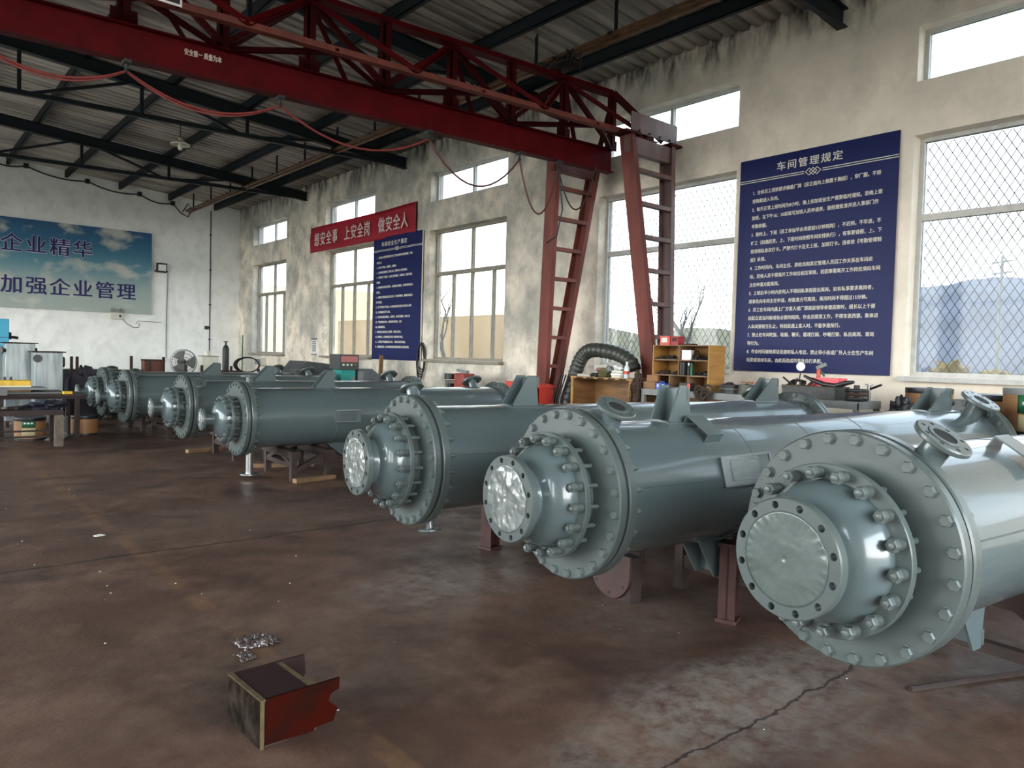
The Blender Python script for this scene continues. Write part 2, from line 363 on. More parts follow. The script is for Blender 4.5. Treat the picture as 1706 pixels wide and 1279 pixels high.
# floor: oily red-brown concrete with pale dust, worn marking line and joints
def floor_mat():
    m = bpy.data.materials.new('workshop_concrete'); m.use_nodes = True; n = m.node_tree; p = n.nodes['Principled BSDF']; L = n.links
    geo = n.nodes.new('ShaderNodeNewGeometry'); sp = n.nodes.new('ShaderNodeSeparateXYZ'); L.new(geo.outputs['Position'], sp.inputs[0])
    def nzz(sc, det=6, st=(1,1,1), ro=.6, dist=0.):
        mp = n.nodes.new('ShaderNodeMapping'); mp.inputs['Scale'].default_value = st; L.new(geo.outputs['Position'], mp.inputs[0])
        z = n.nodes.new('ShaderNodeTexNoise'); z.inputs['Scale'].default_value = sc; z.inputs['Detail'].default_value = det; z.inputs['Roughness'].default_value = ro; z.inputs['Distortion'].default_value = dist
        L.new(mp.outputs[0], z.inputs[0]); return z.outputs['Fac']
    def rng(v, a, b, lo=0., hi=1.):
        r = n.nodes.new('ShaderNodeMapRange'); r.inputs['From Min'].default_value = a; r.inputs['From Max'].default_value = b
        r.inputs['To Min'].default_value = lo; r.inputs['To Max'].default_value = hi; L.new(v, r.inputs[0]); return r.outputs[0]
    def mth(op, a, b=0.):
        q = n.nodes.new('ShaderNodeMath'); q.operation = op
        for i, v in enumerate((a, b)):
            if isinstance(v, (float, int)): q.inputs[i].default_value = v
            else: L.new(v, q.inputs[i])
        return q.outputs[0]
    def mix(f, a, b):
        q = n.nodes.new('ShaderNodeMix'); q.data_type = 'RGBA'; L.new(f, q.inputs[0])
        for i, v in ((6, a), (7, b)):
            if isinstance(v, tuple): q.inputs[i].default_value = (*v, 1)
            else: L.new(v, q.inputs[i])
        return q.outputs[2]
    X, Y = sp.outputs['X'], sp.outputs['Y']
    c = mix(rng(nzz(.55, 8), .36, .66), (.068,.036,.025), (.142,.080,.056))
    c = mix(mth('MULTIPLY', rng(nzz(1.7, 8, ro=.7), .48, .72), .75), c, (.195,.120,.085))
    c = mix(mth('MULTIPLY', rng(nzz(1.1, 7, dist=.6), .50, .66), .70), c, (.026,.016,.013))
    c = mix(mth('MULTIPLY', rng(nzz(9., 6, ro=.7), .52, .72), .45), c, (.04,.028,.024))
    # paler trodden dust around the ends of the vessels
    def blob(cx, cy, rx, ry, k, col):
        nonlocal c
        d = mth('ADD', mth('POWER', mth('DIVIDE', mth('SUBTRACT', X, cx), rx), 2.), mth('POWER', mth('DIVIDE', mth('SUBTRACT', Y, cy), ry), 2.))
        f = mth('MULTIPLY', rng(mth('ADD', d, mth('MULTIPLY', mth('SUBTRACT', nzz(2.6, 6, ro=.7), .5), 2.4)), 1.2, .1), rng(nzz(11., 6, ro=.75), .36, .64))
        c = mix(mth('MULTIPLY', f, k), c, col)
    blob(2.75, 3.75, .75, .40, .75, (.24,.20,.17)); blob(3.3, 2.65, .7, .5, .6, (.17,.15,.13))
    blob(2.6, 1.75, .9, .35, .75, (.25,.215,.185)); blob(3.4, 1.5, 1.2, .5, .55, (.20,.175,.15)); blob(1.3, 3.3, .9, .8, .4, (.155,.11,.085)); blob(2.6, 6.2, 1.6, .9, .4, (.14,.11,.09))
    # worn marking line that runs along the hall
    dl = mth('ABSOLUTE', mth('SUBTRACT', mth('ADD', X, mth('MULTIPLY', mth('SUBTRACT', nzz(3.), .5), .03)), 1.36))
    ln = mth('MULTIPLY', rng(dl, .055, .035), rng(nzz(2.2, 7, ro=.7), .42, .60))
    c = mix(mth('MULTIPLY', ln, .55), c, (.20,.105,.05))
    # joints and cracks
    def crack(axis, v, wob, wd, k):
        nonlocal c
        d = mth('ABSOLUTE', mth('SUBTRACT', mth('ADD', axis, mth('MULTIPLY', mth('SUBTRACT', nzz(1.3, 8, ro=.65), .5), wob)), v))
        c = mix(mth('MULTIPLY', rng(d, wd, wd*.3), k), c, (.012,.010,.010))
    crack(Y, 5.42, .22, .016, .9); crack(Y, 9.0, .2, .02, .7); crack(Y, 1.55, .3, .010, .8); crack(X, -1.6, .2, .012, .7); crack(Y, 12.6, .2, .022, .6)
    L.new(c, p.inputs['Base Color'])
    L.new(rng(nzz(2.4, 7, ro=.65), .35, .68, .36, .68), p.inputs['Roughness']); p.inputs['Specular IOR Level'].default_value = .25
    bp = n.nodes.new('ShaderNodeBump'); bp.inputs['Strength'].default_value = .35; bp.inputs['Distance'].default_value = .012
    L.new(mth('ADD', nzz(6., 8, ro=.7), mth('MULTIPLY', nzz(34., 4), .35)), bp.inputs['Height']); L.new(bp.outputs[0], p.inputs['Normal'])
    return m
mb = MB(); mb.span((WL-.3, WF-.3, -.2), (WX+.3, WB+.3, 0)); struct('floor', mb, floor_mat())

# roof: ribbed sheet on purlins and trusses
ROOFM = mat('ribbed_roof_sheet', (.48,.44,.38), .55, col2=(.17,.155,.14), scale=1.2, stretch=(.35,2.2,1), contrast=(.35,.62))
def sheet(xa, xb):
    mb = MB(); vs = []; y = WF-.3; k = 0
    prof = [(0,0),(.11,0),(.13,.05),(.18,.05)]
    n = int((WB-WF+.6)/.20)
    for i in range(n):
        for dy, dz in prof: vs.append((y+i*.20+dy, dz))
    N = len(vs); V = []
    xs = [xa, (xa+xb)/2, xb]
    for x in xs:
        for yy, dz in vs: V.append((x, yy, roof_z(x)+dz))
    F = [(q*N+i, q*N+i+1, (q+1)*N+i+1, (q+1)*N+i) for q in range(2) for i in range(N-1)]
    mb.add(V, F); return mb
for k, (a, b) in enumerate(((RIDGE, WX+.5), (WL-.5, RIDGE))):
    o = struct('ceiling', sheet(a, b), ROOFM, sharp=20)
    sd = o.modifiers.new('sheet', 'SOLIDIFY'); sd.thickness = .004; sd.offset = 1
PX = [7.45, 6.20, 4.95, 3.70, 2.45, 1.25]
for side in (0, 1):
    for i, x0 in enumerate(PX):
        x = x0 if side == 0 else 2*RIDGE-x0
        if side and i > 3: continue
        z = roof_z(x)-.075; mb = MB()
        mb.span((x-.005, WF, z-.10), (x+.005, WB, z+.07)); mb.span((x-.005, WF, z+.06), (x+.06, WB, z+.07)); mb.span((x-.005, WF, z-.10), (x+.06, WB, z-.09))
        o = mb.build('roof_purlin', ROOFSTEEL)
        where = 'the window wall' if side == 0 else 'the wall out of view'
        tag(o, f'dark channel purlin under the roof sheets, {ORD[i]} from {where}', 'purlin', 'purlins under the roof')
for k, y in enumerate([17.70, 13.12, 8.60, 4.12, -.36]):
    nm = ['dark roof truss nearest the far end wall', 'dark roof truss carrying the hanging lamp', 'dark roof truss just behind the red crane girder', 'dark roof truss in front of the red crane girder', 'dark roof truss above the camera'][k]
    t = thing('roof_truss', nm, 'roof truss', (RIDGE, y, 0), 0, 'roof trusses')
    zr = lambda x: roof_z(x)-.145-.11
    for sgn in (1, -1):
        mb = MB(); a = (0, 0, zr(RIDGE)); b = (sgn*7.2, 0, zr(WX))
        mb.beam(a, b, .012, .20); 
        for dz in (.10, -.10): mb.beam((a[0],0,a[2]+dz), (b[0],0,b[2]+dz), .12, .014)
        mb.build('rafter', ROOFSTEEL, t)
        zc = lambda dx: 5.20-.022*(7.2-abs(dx))
        mb = MB(); mb.beam((0,0,zc(0)), (sgn*7.0, 0, zc(7.0)), .07, .07); mb.build('bottom_chord', ROOFSTEEL, t)
        for dx in (.6, 2.25, 3.95, 5.6):
            mb = MB(); mb.beam((sgn*dx,0,zc(dx)), (sgn*dx,0,zr(RIDGE+dx)), .05, .05, (1,0,0)); mb.build('vertical_strut', ROOFSTEEL, t)
        for d0, d1 in ((2.25,.7),(2.25,3.85),(5.6,4.1)):
            mb = MB(); mb.beam((sgn*d0,0,zr(RIDGE+d0)), (sgn*d1,0,zc(d1)), .045, .045, (0,1,0)); mb.build('diagonal_strut', ROOFSTEEL, t)

# conductor rails hung below the purlins
t = thing('conductor_rail', 'rusty brown conductor rails hung below the roof along the window wall', 'conductor rail', (6.66, WF, 5.18))
for i, (dx, dz) in enumerate(((-.07,.03),(0,.0),(.07,.03))):
    mb = MB(); mb.span((dx-.02, .2, dz-.022), (dx+.02, WB-WF-.3, dz+.022)); mb.build('rail', BROWNRAIL, t, bev=.004)
for i in range(20):
    y = .9+1.4*i; mb = MB(); mb.span((-.015, y-.015, .05), (.015, y+.015, .50)); mb.span((-.11, y-.03, .03), (.11, y+.03, .055)); mb.build('hanger', ROOFSTEEL, t)

# ---------------------------------------------------------------- windows
def glass_mat(name, tint, rough_mix):
    m = bpy.data.materials.new(name); m.use_nodes = True; n = m.node_tree; L = n.links; n.nodes.clear()
    o = n.nodes.new('ShaderNodeOutputMaterial'); tr = n.nodes.new('ShaderNodeBsdfTransparent'); gl = n.nodes.new('ShaderNodeBsdfGlossy'); mx = n.nodes.new('ShaderNodeMixShader')
    tr.inputs[0].default_value = (*tint, 1); gl.inputs['Roughness'].default_value = .05; mx.inputs[0].default_value = .02
    L.new(tr.outputs[0], mx.inputs[1]); L.new(gl.outputs[0], mx.inputs[2])
    df = n.nodes.new('ShaderNodeBsdfTranslucent'); df.inputs[0].default_value = (.9,.9,.85,1)
    tc_ = n.nodes.new('ShaderNodeTexCoord'); nz = n.nodes.new('ShaderNodeTexNoise'); nz.inputs['Scale'].default_value = 2.5; nz.inputs['Detail'].default_value = 6
    mp = n.nodes.new('ShaderNodeMapping'); mp.inputs['Scale'].default_value = (1,1.5,.35); L.new(tc_.outputs['Object'], mp.inputs[0]); L.new(mp.outputs[0], nz.inputs[0])
    mr = n.nodes.new('ShaderNodeMapRange'); mr.inputs['From Min'].default_value = .4; mr.inputs['From Max'].default_value = .75; mr.inputs['To Min'].default_value = rough_mix*.4; mr.inputs['To Max'].default_value = rough_mix; L.new(nz.outputs['Fac'], mr.inputs[0])
    m2 = n.nodes.new('ShaderNodeMixShader'); L.new(mr.outputs[0], m2.inputs[0]); L.new(mx.outputs[0], m2.inputs[1]); L.new(df.outputs[0], m2.inputs[2]); L.new(m2.outputs[0], o.inputs[0])
    return m
GLASS = glass_mat('dimmed_dusty_glass', (.47,.485,.495), .015)  # tint added to dim the sky and view outside, with thin dust over it
GLASSD = glass_mat('dimmed_dirty_glass', (.465,.465,.445), .04)  # same dimming tint, with more dirt over it
GLASSC = glass_mat('clean_glass', (.97,.98,.98), .01)
GX = WX+.19
def window(idx, y0, y1, mesh, dirty):
    t = link(f'window_{idx}', None); t['kind'] = 'structure'; t.location = (GX, (y0+y1)/2, 0); h = (y1-y0)/2
    fm = FRAMEW if mesh else FRAME; f = .045
    def fr(a, b, c, d, nm='frame'):
        mb = MB(); mb.span((-.035, a, c), (.035, b, d)); return mb
    mb = MB()
    for a, b, c, d in ((-h,h,ZS,ZS+f),(-h,h,ZT-f,ZT),(-h,-h+f,ZS+f,ZT-f),(h-f,h,ZS+f,ZT-f),(-h+f,h-f,ZTR-.035,ZTR+.035)): mb.span((-.035,a,c),(.035,b,d))
    mb.span((-.03,-.022,ZTR+.035),(.03,.022,ZT-f))
    if mesh: cuts = [-.05]
    else: cuts = [-.55*h, 0., .5*h]
    for c in cuts: mb.span((-.03, c-.022, ZS+f), (.03, c+.022, ZTR-.035))
    mb.build('frame', fm, t)
    mb = MB(); mb.span((-.30, -h-.02, ZS-.05), (.0, h+.02, ZS-.002)); mb.build('sill', FRAME if not mesh else FRAMEW, t)
    mb = MB(); mb.span((-.003, -h+f, ZS+f), (.003, h-f, ZT-f)); mb.build('pane', GLASSD if dirty else GLASS, t)
    mb = MB()
    for a, b, c, d in ((-h,h,ZU,ZU+f),(-h,h,ZV-f,ZV),(-h,-h+f,ZU+f,ZV-f),(h-f,h,ZU+f,ZV-f)): mb.span((-.035,a,c),(.035,b,d))
    mb.span((-.03,-.024,ZU+f),(.03,.024,ZV-f)); mb.build('transom_frame', FRAMEW, t)
    mb = MB(); mb.span((-.003, -h+f, ZU+f), (.003, h-f, ZV-f)); mb.build('transom_pane', GLASS, t)
    if mesh:
        mb = MB(); H = ZT-ZS; W = 2*h; s = .088
        k = -int(H/s)
        for sg in (1, -1):
            for i in range(-int(H*.62/s)-1, int(W/s)+int(H*.62/s)+2):
                # a slanted wire clipped to the opening
                y_at = lambda z: (-h+i*s+sg*(z-ZS)*.62) if sg > 0 else (-h+i*s+(H-(z-ZS))*.62-0)
                pts = []
                z0, z1 = ZS+f, ZT-f
                ya, yb = y_at(z0), y_at(z1)
                if max(ya, yb) < -h or min(ya, yb) > h: continue
                def clip(za, zb):
                    ya, yb = y_at(za), y_at(zb)
                    q = []
                    for (zz, yy, zo, yo) in ((za, ya, zb, yb), (zb, yb, za, ya)):
                        lim = max(-h+f, min(h-f, yy))
                        if lim != yy: zz = zz+(lim-yy)/(yo-yy)*(zo-zz)
                        q.append((0, lim, zz))
                    return q
                p, q = clip(z0, z1)
                if (Vector(p)-Vector(q)).length > .03: mb.rod((.055, p[1], p[2]), (.055, q[1], q[2]), .0042, 4)
        o = mb.build('wire_screen', GREYM, t); o['kind'] = 'stuff'
for i, (a, b) in enumerate(WINS): window(i+1, a, b, i >= 3, i in (1, 2))
for i, (a, b) in enumerate(LW):
    t = link(f'window_{7+i}', None); t['kind'] = 'structure'; t.location = (WL-.15, (a+b)/2, 0); h = (b-a)/2
    mb = MB()
    for p, q, c, d in ((-h,h,.40,.45),(-h,h,4.85,4.9),(-h,-h+.05,.45,4.85),(h-.05,h,.45,4.85),(-.03,.03,.45,4.85),(-h,h,3.2,3.26)): mb.span((-.03,p,c),(.03,q,d))
    mb.build('frame', FRAME, t)
    mb = MB(); mb.span((-.003,-h+.05,.45),(.003,h-.05,4.85)); mb.build('pane', GLASSC, t)
    portal((WL+.02, (a+b)/2, 2.65), b-a, 4.5, (1,0,0))
for a, b in WINS:
    portal((WX-.01, (a+b)/2, (ZS+ZT)/2), ZT-ZS, b-a, (-1,0,0)); portal((WX-.01, (a+b)/2, (ZU+ZV)/2), ZV-ZU, b-a, (-1,0,0))
portal(((DOOR[0]+DOOR[1])/2, WF+.02, DOOR[2]/2), DOOR[1]-DOOR[0], DOOR[2], (0,1,0))

# ---------------------------------------------------------------- outside
mb = MB(); mb.span((-400,-400,-1.2),(900,900,-.3))
struct('ground_outside', mb, mat('dry_ground', (.10,.083,.053), .95, var=.45, scale=.15))
HILLM = mat('hazy_hill', (.10,.105,.135), .95, var=.35, scale=.03, contrast=(.4,.6))
def hill(name, az0, az1, dist, hfun, m, depth, label, rough=1.):
    nu, nv = 70, 14
    def fn(u, v):
        az = R(az0+(az1-az0)*u); d = dist+depth*v
        hh = hfun(az0+(az1-az0)*u)*math.sin(min(1, v*1.25)*PI/2)*(1 if v < .8 else 1-(v-.8)*2)
        p = Vector((math.sin(az)*d, math.cos(az)*d, 0))
        hh *= 1+rough*.22*noise.noise(p*.035)*min(1, v*3); hh += rough*3*noise.noise(p*.12)*min(1, v*3)
        return (p.x, p.y, -2+hh)
    o = MB().grid(fn, nu, nv).build(name, m, sharp=180); tag(o, label, 'hill'); o['kind'] = 'structure'; return o
g = lambda x, c, s: math.exp(-((x-c)/s)**2)
hill('mountain', 60, 100, 380, lambda a: 54+7*g(a, 72.5, 4.5)+5*g(a, 82, 6), HILLM, 260, 'hazy grey violet mountain beyond the right-hand window', .3)
rr = random.Random(17); BUSH = mat('autumn_leaves', (.23,.15,.035), .9, var=.5, scale=2)
for i in range(7):
    az = R(65.5+2.6*i+rr.uniform(-.2,.2)); d = 56+3*(i % 3); h_ = rr.uniform(1.2, 1.7)
    t = thing('autumn_bush', 'yellow autumn bush in the hazy row beyond the right-hand window', 'bush', (math.sin(az)*d, math.cos(az)*d, -.35), 0, 'autumn bushes outside')
    MB().sphere((0,0,h_*.7), 1., 22, (h_*.7, h_*.7, h_*.62), .9, i).build('foliage', BUSH, t, sharp=60); mb = MB(); mb.rod((0,0,0),(0,0,h_*.5),.08,6); mb.build('stem', RUSTD, t)
mb = MB(); mb.span((24,-6,-.3),(24.2,14,.55)); o = mb.build('roadside_wall', mat('pale_wall_outside', (.21,.205,.20), .9, var=.2)); tag(o, 'long low pale wall beside the road outside the right-hand window', 'wall')
FIELD = mat('yellow_hillside', (.13,.105,.052), .95, var=.3, scale=.25)
hill('hillside', 26, 62, 85, lambda a: 1.5+8.0*g(a, 44.5, 5)+7.5*g(a, 55, 6), FIELD, 60, 'low yellow hillside beyond the middle windows', .4)
mb = MB(); mb.span((17,19,-.3),(17.4,33,2.9)); o = mb.build('boundary_wall', mat('orange_render', (.50,.33,.18), .9, var=.2, scale=.5)); tag(o, 'low orange rendered wall standing outside the middle windows', 'wall'); o['kind'] = 'structure'
mb = MB(); mb.prism([(-14,0),(14,0),(14,5.2),(0,6.4),(-14,5.2)], 8, frame((25,52,-.3),(.2,.98,0)))
o = mb.build('shed', mat('pale_shed', (.72,.62,.44), .9)); tag(o, 'pale cream gabled shed seen through the far windows', 'shed')
for i, (x, y, hh) in enumerate(((46,36,9.),(62,18.5,10.))):
    t = thing('utility_pole', ['grey utility pole beyond the window behind the gantry legs', 'grey utility pole beyond the right-hand window'][i], 'utility pole', (x, y, -.4), R(20+40*i), 'poles outside')
    mb = MB(); mb.rod((0,0,0),(0,0,hh),.16,8,.10); mb.build('post', GREYM, t)
    for z in (.96, .88):
        mb = MB(); mb.span((-.9,-.05,hh*z-.06),(.9,.05,hh*z+.06)); mb.build('crossarm', GREYM, t)
def bare_tree(name, x, y, h, seed, label):
    rr = random.Random(seed); mb = MB()
    def branch(p, d, L, r, dep):
        pts = [p]; q = Vector(p); dd = Vector(d)
        for i in range(4):
            dd = (dd+Vector((rr.uniform(-.18,.18), rr.uniform(-.18,.18), rr.uniform(-.02,.12)))).normalized(); q = q+dd*L/4; pts.append(q.copy())
        mb.tube(pts, r, 5, rf=lambda i: r*(1-.14*i))
        if dep < 3:
            for k in range(4 if dep else 5):
                i = rr.randint(1, 4); a = rr.uniform(0, 6.28)
                nd = (dd+Vector((math.cos(a), math.sin(a), rr.uniform(.1,.5)))*.75).normalized(); branch(pts[i], nd, L*rr.uniform(.5,.68), r*.5, dep+1)
    branch(Vector((0,0,0)), (0,0,1), h*.55, .11, 0)
    o = mb.build(name, RUSTD, None, (x, y, -.4)); tag(o, label, 'tree', 'bare trees outside'); return o
bare_tree('bare_tree', 14.8, 20.6, 4.8, 3, 'bare winter tree beyond the window right of the small navy sign')
bare_tree('bare_tree', 22, 16.0, 4.6, 5, 'bare winter tree beyond the window behind the gantry legs')
# ---------------------------------------------------------------- red gantry crane
GY = 7.42; GS = -.065                     # girder runs along X with a slight skew
def gy(x): return GY+GS*x
GZ0, GZ1, GZT = 3.90, 4.215, 4.97
g = thing('gantry_crane', 'red lattice gantry crane spanning the hall on a pair of ladder-like legs', 'gantry crane', (7.5, gy(7.5), 0))
GO = Vector(g.location)
def GP(x, dy, z): return Vector((x, gy(x)+dy, z))-GO
XE, XS = 7.55, -5.6
mb = MB()
mb.beam(GP(XS,0,(GZ0+GZ1)/2), GP(XE,0,(GZ0+GZ1)/2), .012, GZ1-GZ0-.02)
for z in (GZ0+.008, GZ1-.008): mb.beam(GP(XS,0,z), GP(XE,0,z), .13, .016)
mb.build('main_girder', RED, g)
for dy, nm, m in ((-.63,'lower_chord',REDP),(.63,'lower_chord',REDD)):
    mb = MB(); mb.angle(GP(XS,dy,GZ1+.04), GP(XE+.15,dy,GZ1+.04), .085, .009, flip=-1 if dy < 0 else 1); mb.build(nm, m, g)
mb = MB(); mb.angle(GP(XS,.035,GZT), GP(7.56,.035,GZT), .08, .009); mb.angle(GP(XS,-.035,GZT), GP(7.56,-.035,GZT), .08, .009, flip=-1)
mb.build('top_chord', RED, g)
NX = [7.54-.84*k for k in range(16)]
for k, x in enumerate(NX):
    mb = MB(); mb.angle(GP(x-.02,0,GZ1), GP(x-.02,0,GZT), .06, .008, (1,0,0)); mb.angle(GP(x+.02,0,GZ1), GP(x+.02,0,GZT), .06, .008, (1,0,0), flip=-1); mb.build('post', REDD, g)
    mb = MB(); mb.span(GP(x,0,GZ1)-Vector((.11,.006,0)), GP(x,0,GZ1)+Vector((.11,.006,.13))); mb.build('gusset_plate', REDD, g)
    if k+1 < len(NX):
        x2 = NX[k+1]; mb = MB()
        if k % 2 == 0: mb.angle(GP(x,0,GZ1+.05), GP(x2,0,GZT-.04), .05, .007, (0,1,0))
        else: mb.angle(GP(x,0,GZT-.04), GP(x2,0,GZ1+.05), .05, .007, (0,1,0))
        mb.build('diagonal', REDD, g)
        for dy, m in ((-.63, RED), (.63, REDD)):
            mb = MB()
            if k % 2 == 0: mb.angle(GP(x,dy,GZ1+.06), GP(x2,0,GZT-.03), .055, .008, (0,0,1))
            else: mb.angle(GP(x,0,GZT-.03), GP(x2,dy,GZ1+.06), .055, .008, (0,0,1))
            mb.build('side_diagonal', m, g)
            mb = MB()
            if k % 2 == 0: mb.angle(GP(x,0,GZ1+.015), GP(x2,dy,GZ1+.03), .06, .008)
            else: mb.angle(GP(x,dy,GZ1+.03), GP(x2,0,GZ1+.015), .06, .008)
            mb.build('lacing_bar', REDD, g)
mb = MB(); mb.angle(GP(7.56,0,GZT), GP(8.05,-.45,GZ1+.12), .075, .009); mb.build('end_brace', REDD, g)
mb = MB(); mb.angle(GP(7.56,0,GZT), GP(7.75,.45,GZ1+.12), .075, .009); mb.build('end_brace', REDD, g)
# legs: two tapered ladder frames, spread along the travel direction
LEGM = mat('leg_grey_primer', (.17,.10,.095), .5, var=.4, scale=3, stretch=(2,2,.5))
for nm, ytop, ybot, mm, m2, lab in (('leg_frame', 6.30, 5.88, REDP, LEGM, 'leg with greyish rungs beside the yellow shelf'), ('leg_frame', 7.62, 8.12, REDP, REDP, 'leg with rosy red rungs standing further back')):
    lg = link(nm, None, g, (0,0,0)); lg['label'] = lab
    zt = 4.20
    def LP(xf, z, dy=0):
        # xf 0 = left channel, 1 = right channel
        u = z/zt; xl = 7.45+(7.12-7.45)*u; xr = 7.60+(7.99-7.60)*u
        return Vector((xl+(xr-xl)*xf, ybot+(ytop-ybot)*u+dy, z))-GO
    for xf, mi in ((0, mm), (1, m2)):
        mb = MB(); a, b = LP(xf, .12), LP(xf, zt); sg = 1 if xf == 0 else -1
        mb.beam(a, b, .010, .20, (0,1,0))
        for dy in (-.097, .097):
            mb.beam(LP(xf,.12,dy)+Vector((sg*.035,0,0)), LP(xf,zt,dy)+Vector((sg*.035,0,0)), .075, .009, (0,1,0))
        mb.build('channel', mi, lg)
    for i in range(9):
        z = .45+.415*i
        mb = MB(); mb.beam(LP(.02,z,-.06), LP(.98,z,-.06), .075, .05, (0,0,1)); mb.build('rung', m2, lg)
    mb = MB(); mb.beam(LP(-.02,zt-.12,-.02), LP(1.02,zt-.12,-.02), .10, .20, (0,0,1)); mb.build('head_beam', m2, lg)
    sy = -.10 if ytop < 7 else .10
    mb = MB(); mb.span(LP(-.02,zt)+Vector((0,sy-.006,.03)), LP(1.02,zt)+Vector((0,sy+.006,.27))); mb.build('connection_plate', LEGM, lg)
    for q in range(4):
        mb = MB(); c = LP(.15+.23*q, zt)+Vector((0,sy-.006 if sy < 0 else sy+.006,.055)); mb.rod(c, c+Vector((0,-.02 if sy < 0 else .02,0)), .014, 6); mb.build('bolt', BLACKM, lg)
    for xa, xb in ((-.15,.18),(.85,1.12)): mb = MB(); mb.span(LP(xa,zt)+Vector((0,-.13,0)), LP(xb,zt)+Vector((0,.13,.03))); mb.build('bearing_plate', REDD, lg)
mb = MB(); mb.span(Vector((7.42,5.55,.10))-GO, Vector((7.63,8.45,.30))-GO); mb.build('travel_beam', REDP, g)
for y in (5.75, 8.25):
    mb = MB(); mb.lathe([(-.05,.10),(-.03,.10),(-.03,.085),(.03,.085),(.03,.10),(.05,.10)], frame(Vector((7.525,y,.10))-GO, (1,0,0)), 20); mb.build('wheel', BLACKM, g)
# painted lettering and notice plate on the crane
lx = 2.155
t_M = Matrix(((1,0,0),(GS,0,-1),(0,1,0))).to_4x4(); t_M.translation = GP(lx, -.009, 4.085)
text_block('painted_lettering', [('安全第一 质量为本', 0, 0, .040, .062, .03)], mat('faded_white_paint', (.62,.52,.44), .7), t_M, g)
pl = thing('notice_plate', 'small black plate with white characters clamped on the red crane truss', 'sign', (1.80, gy(1.80)-.70, GZ1-.008))
mb = MB(); mb.span((-.135,-.004,0),(.135,.004,.42)); mb.build('panel', SIGNW, pl)
mb = MB(); mb.span((-.118,-.006,.018),(.118,-.003,.40)); mb.build('black_face', BLACKM, pl)
mb = MB(); mb.span((-.12,.004,.0),(-.09,.03,.10)); mb.span((.09,.004,.0),(.12,.03,.10)); mb.build('bracket', REDD, pl)
text_block('lettering', [('设备责任人', -.095, .14, .042, .055, .02), ('安全管理', -.095, .055, .042, .055, .02), ('起重设备', -.095, .235, .042, .055, .02)], SIGNW, at(MY, (0,-.0065,0)), pl)

# festoon cable with its little trolleys
def sag(a, b, d, n=12):
    a = Vector(a); b = Vector(b); return [a.lerp(b, i/n)-Vector((0,0,4*d*(i/n)*(1-i/n))) for i in range(n+1)]
FX = [-1.1, .55, 1.68, 3.04, 4.72, 6.00, 6.62]
SG = [.12, .17, .20, .26, .42, .62]
REDCABLE = mat('red_cable', (.26,.035,.03), .45, var=.3)
cb = thing('festoon_cable', 'red festoon cable drooping in loops under the red crane girder', 'cable', (3.0, gy(3.0), GZ0))
co = Vector(cb.location)
for i in range(6):
    a = Vector((FX[i], gy(FX[i])-.02, GZ0-.09))-co; b = Vector((FX[i+1], gy(FX[i+1])-.02, GZ0-.09))-co
    pts = sag(a, b, SG[i]); mb = MB(); mb.tube(pts, .011, 7)
    if i < 3: mb.tube([p+Vector((0,.02,-.02*math.sin(PI*k/12))) for k, p in enumerate(pts)], .009, 6)
    mb.build('cable_loop', REDCABLE if i < 4 else mat('shaded_red_cable', (.10,.03,.028), .5), cb)  # last loops use a darker red, their shade put into the colour
mb = MB(); mb.tube(sag(Vector((6.62,gy(6.62)-.02,GZ0-.09))-co, Vector((7.0,gy(7)-.30,GZ0-.02))-co, .55), .010, 7); mb.tube([Vector((6.62,gy(6.62)-.02,GZ0-.09))-co, Vector((6.68,gy(6.7)-.05,GZ0-.6))-co, Vector((6.62,gy(6.6)-.02,GZ0-.95))-co, Vector((6.48,gy(6.5),GZ0-1.05))-co], .010, 7)
mb.build('cable_tail', BLACK, cb)
for x in FX:
    mb = MB(); p = Vector((x, gy(x)-.02, GZ0))-co
    mb.span(p+Vector((-.03,-.05,-.03)), p+Vector((.03,.05,.0))); mb.rod(p+Vector((0,0,-.03)), p+Vector((0,0,-.10)), .012, 6); mb.sphere(p+Vector((0,0,-.09)), .022, 8); mb.build('cable_trolley', BLACKM, cb)
mb = MB()
cl = thing('current_collector', 'dark tangle of collector arms between the conductor rails and the crane', 'collector', (6.60, gy(6.6), 5.05))
rr = random.Random(4); mb = MB()
mb.span((-.14,-.30,.0),(.14,.30,.03)); mb.build('base_plate', BLACKM, cl)
mb = MB(); mb.rod((0,0,-.08),(0,0,.0),.025,8); mb.build('mast', REDD, cl)
for i in range(16):
    y = -.34+.045*i; mb = MB()
    mb.tube([(rr.uniform(-.12,.12), y, .03), (rr.uniform(-.2,.2), y+rr.uniform(-.1,.1), .03+rr.uniform(-.10,.09)), (.06+rr.uniform(-.2,.12), y+rr.uniform(-.12,.12), .115)], .016, 6); mb.build('collector_arm', BLACKM, cl)

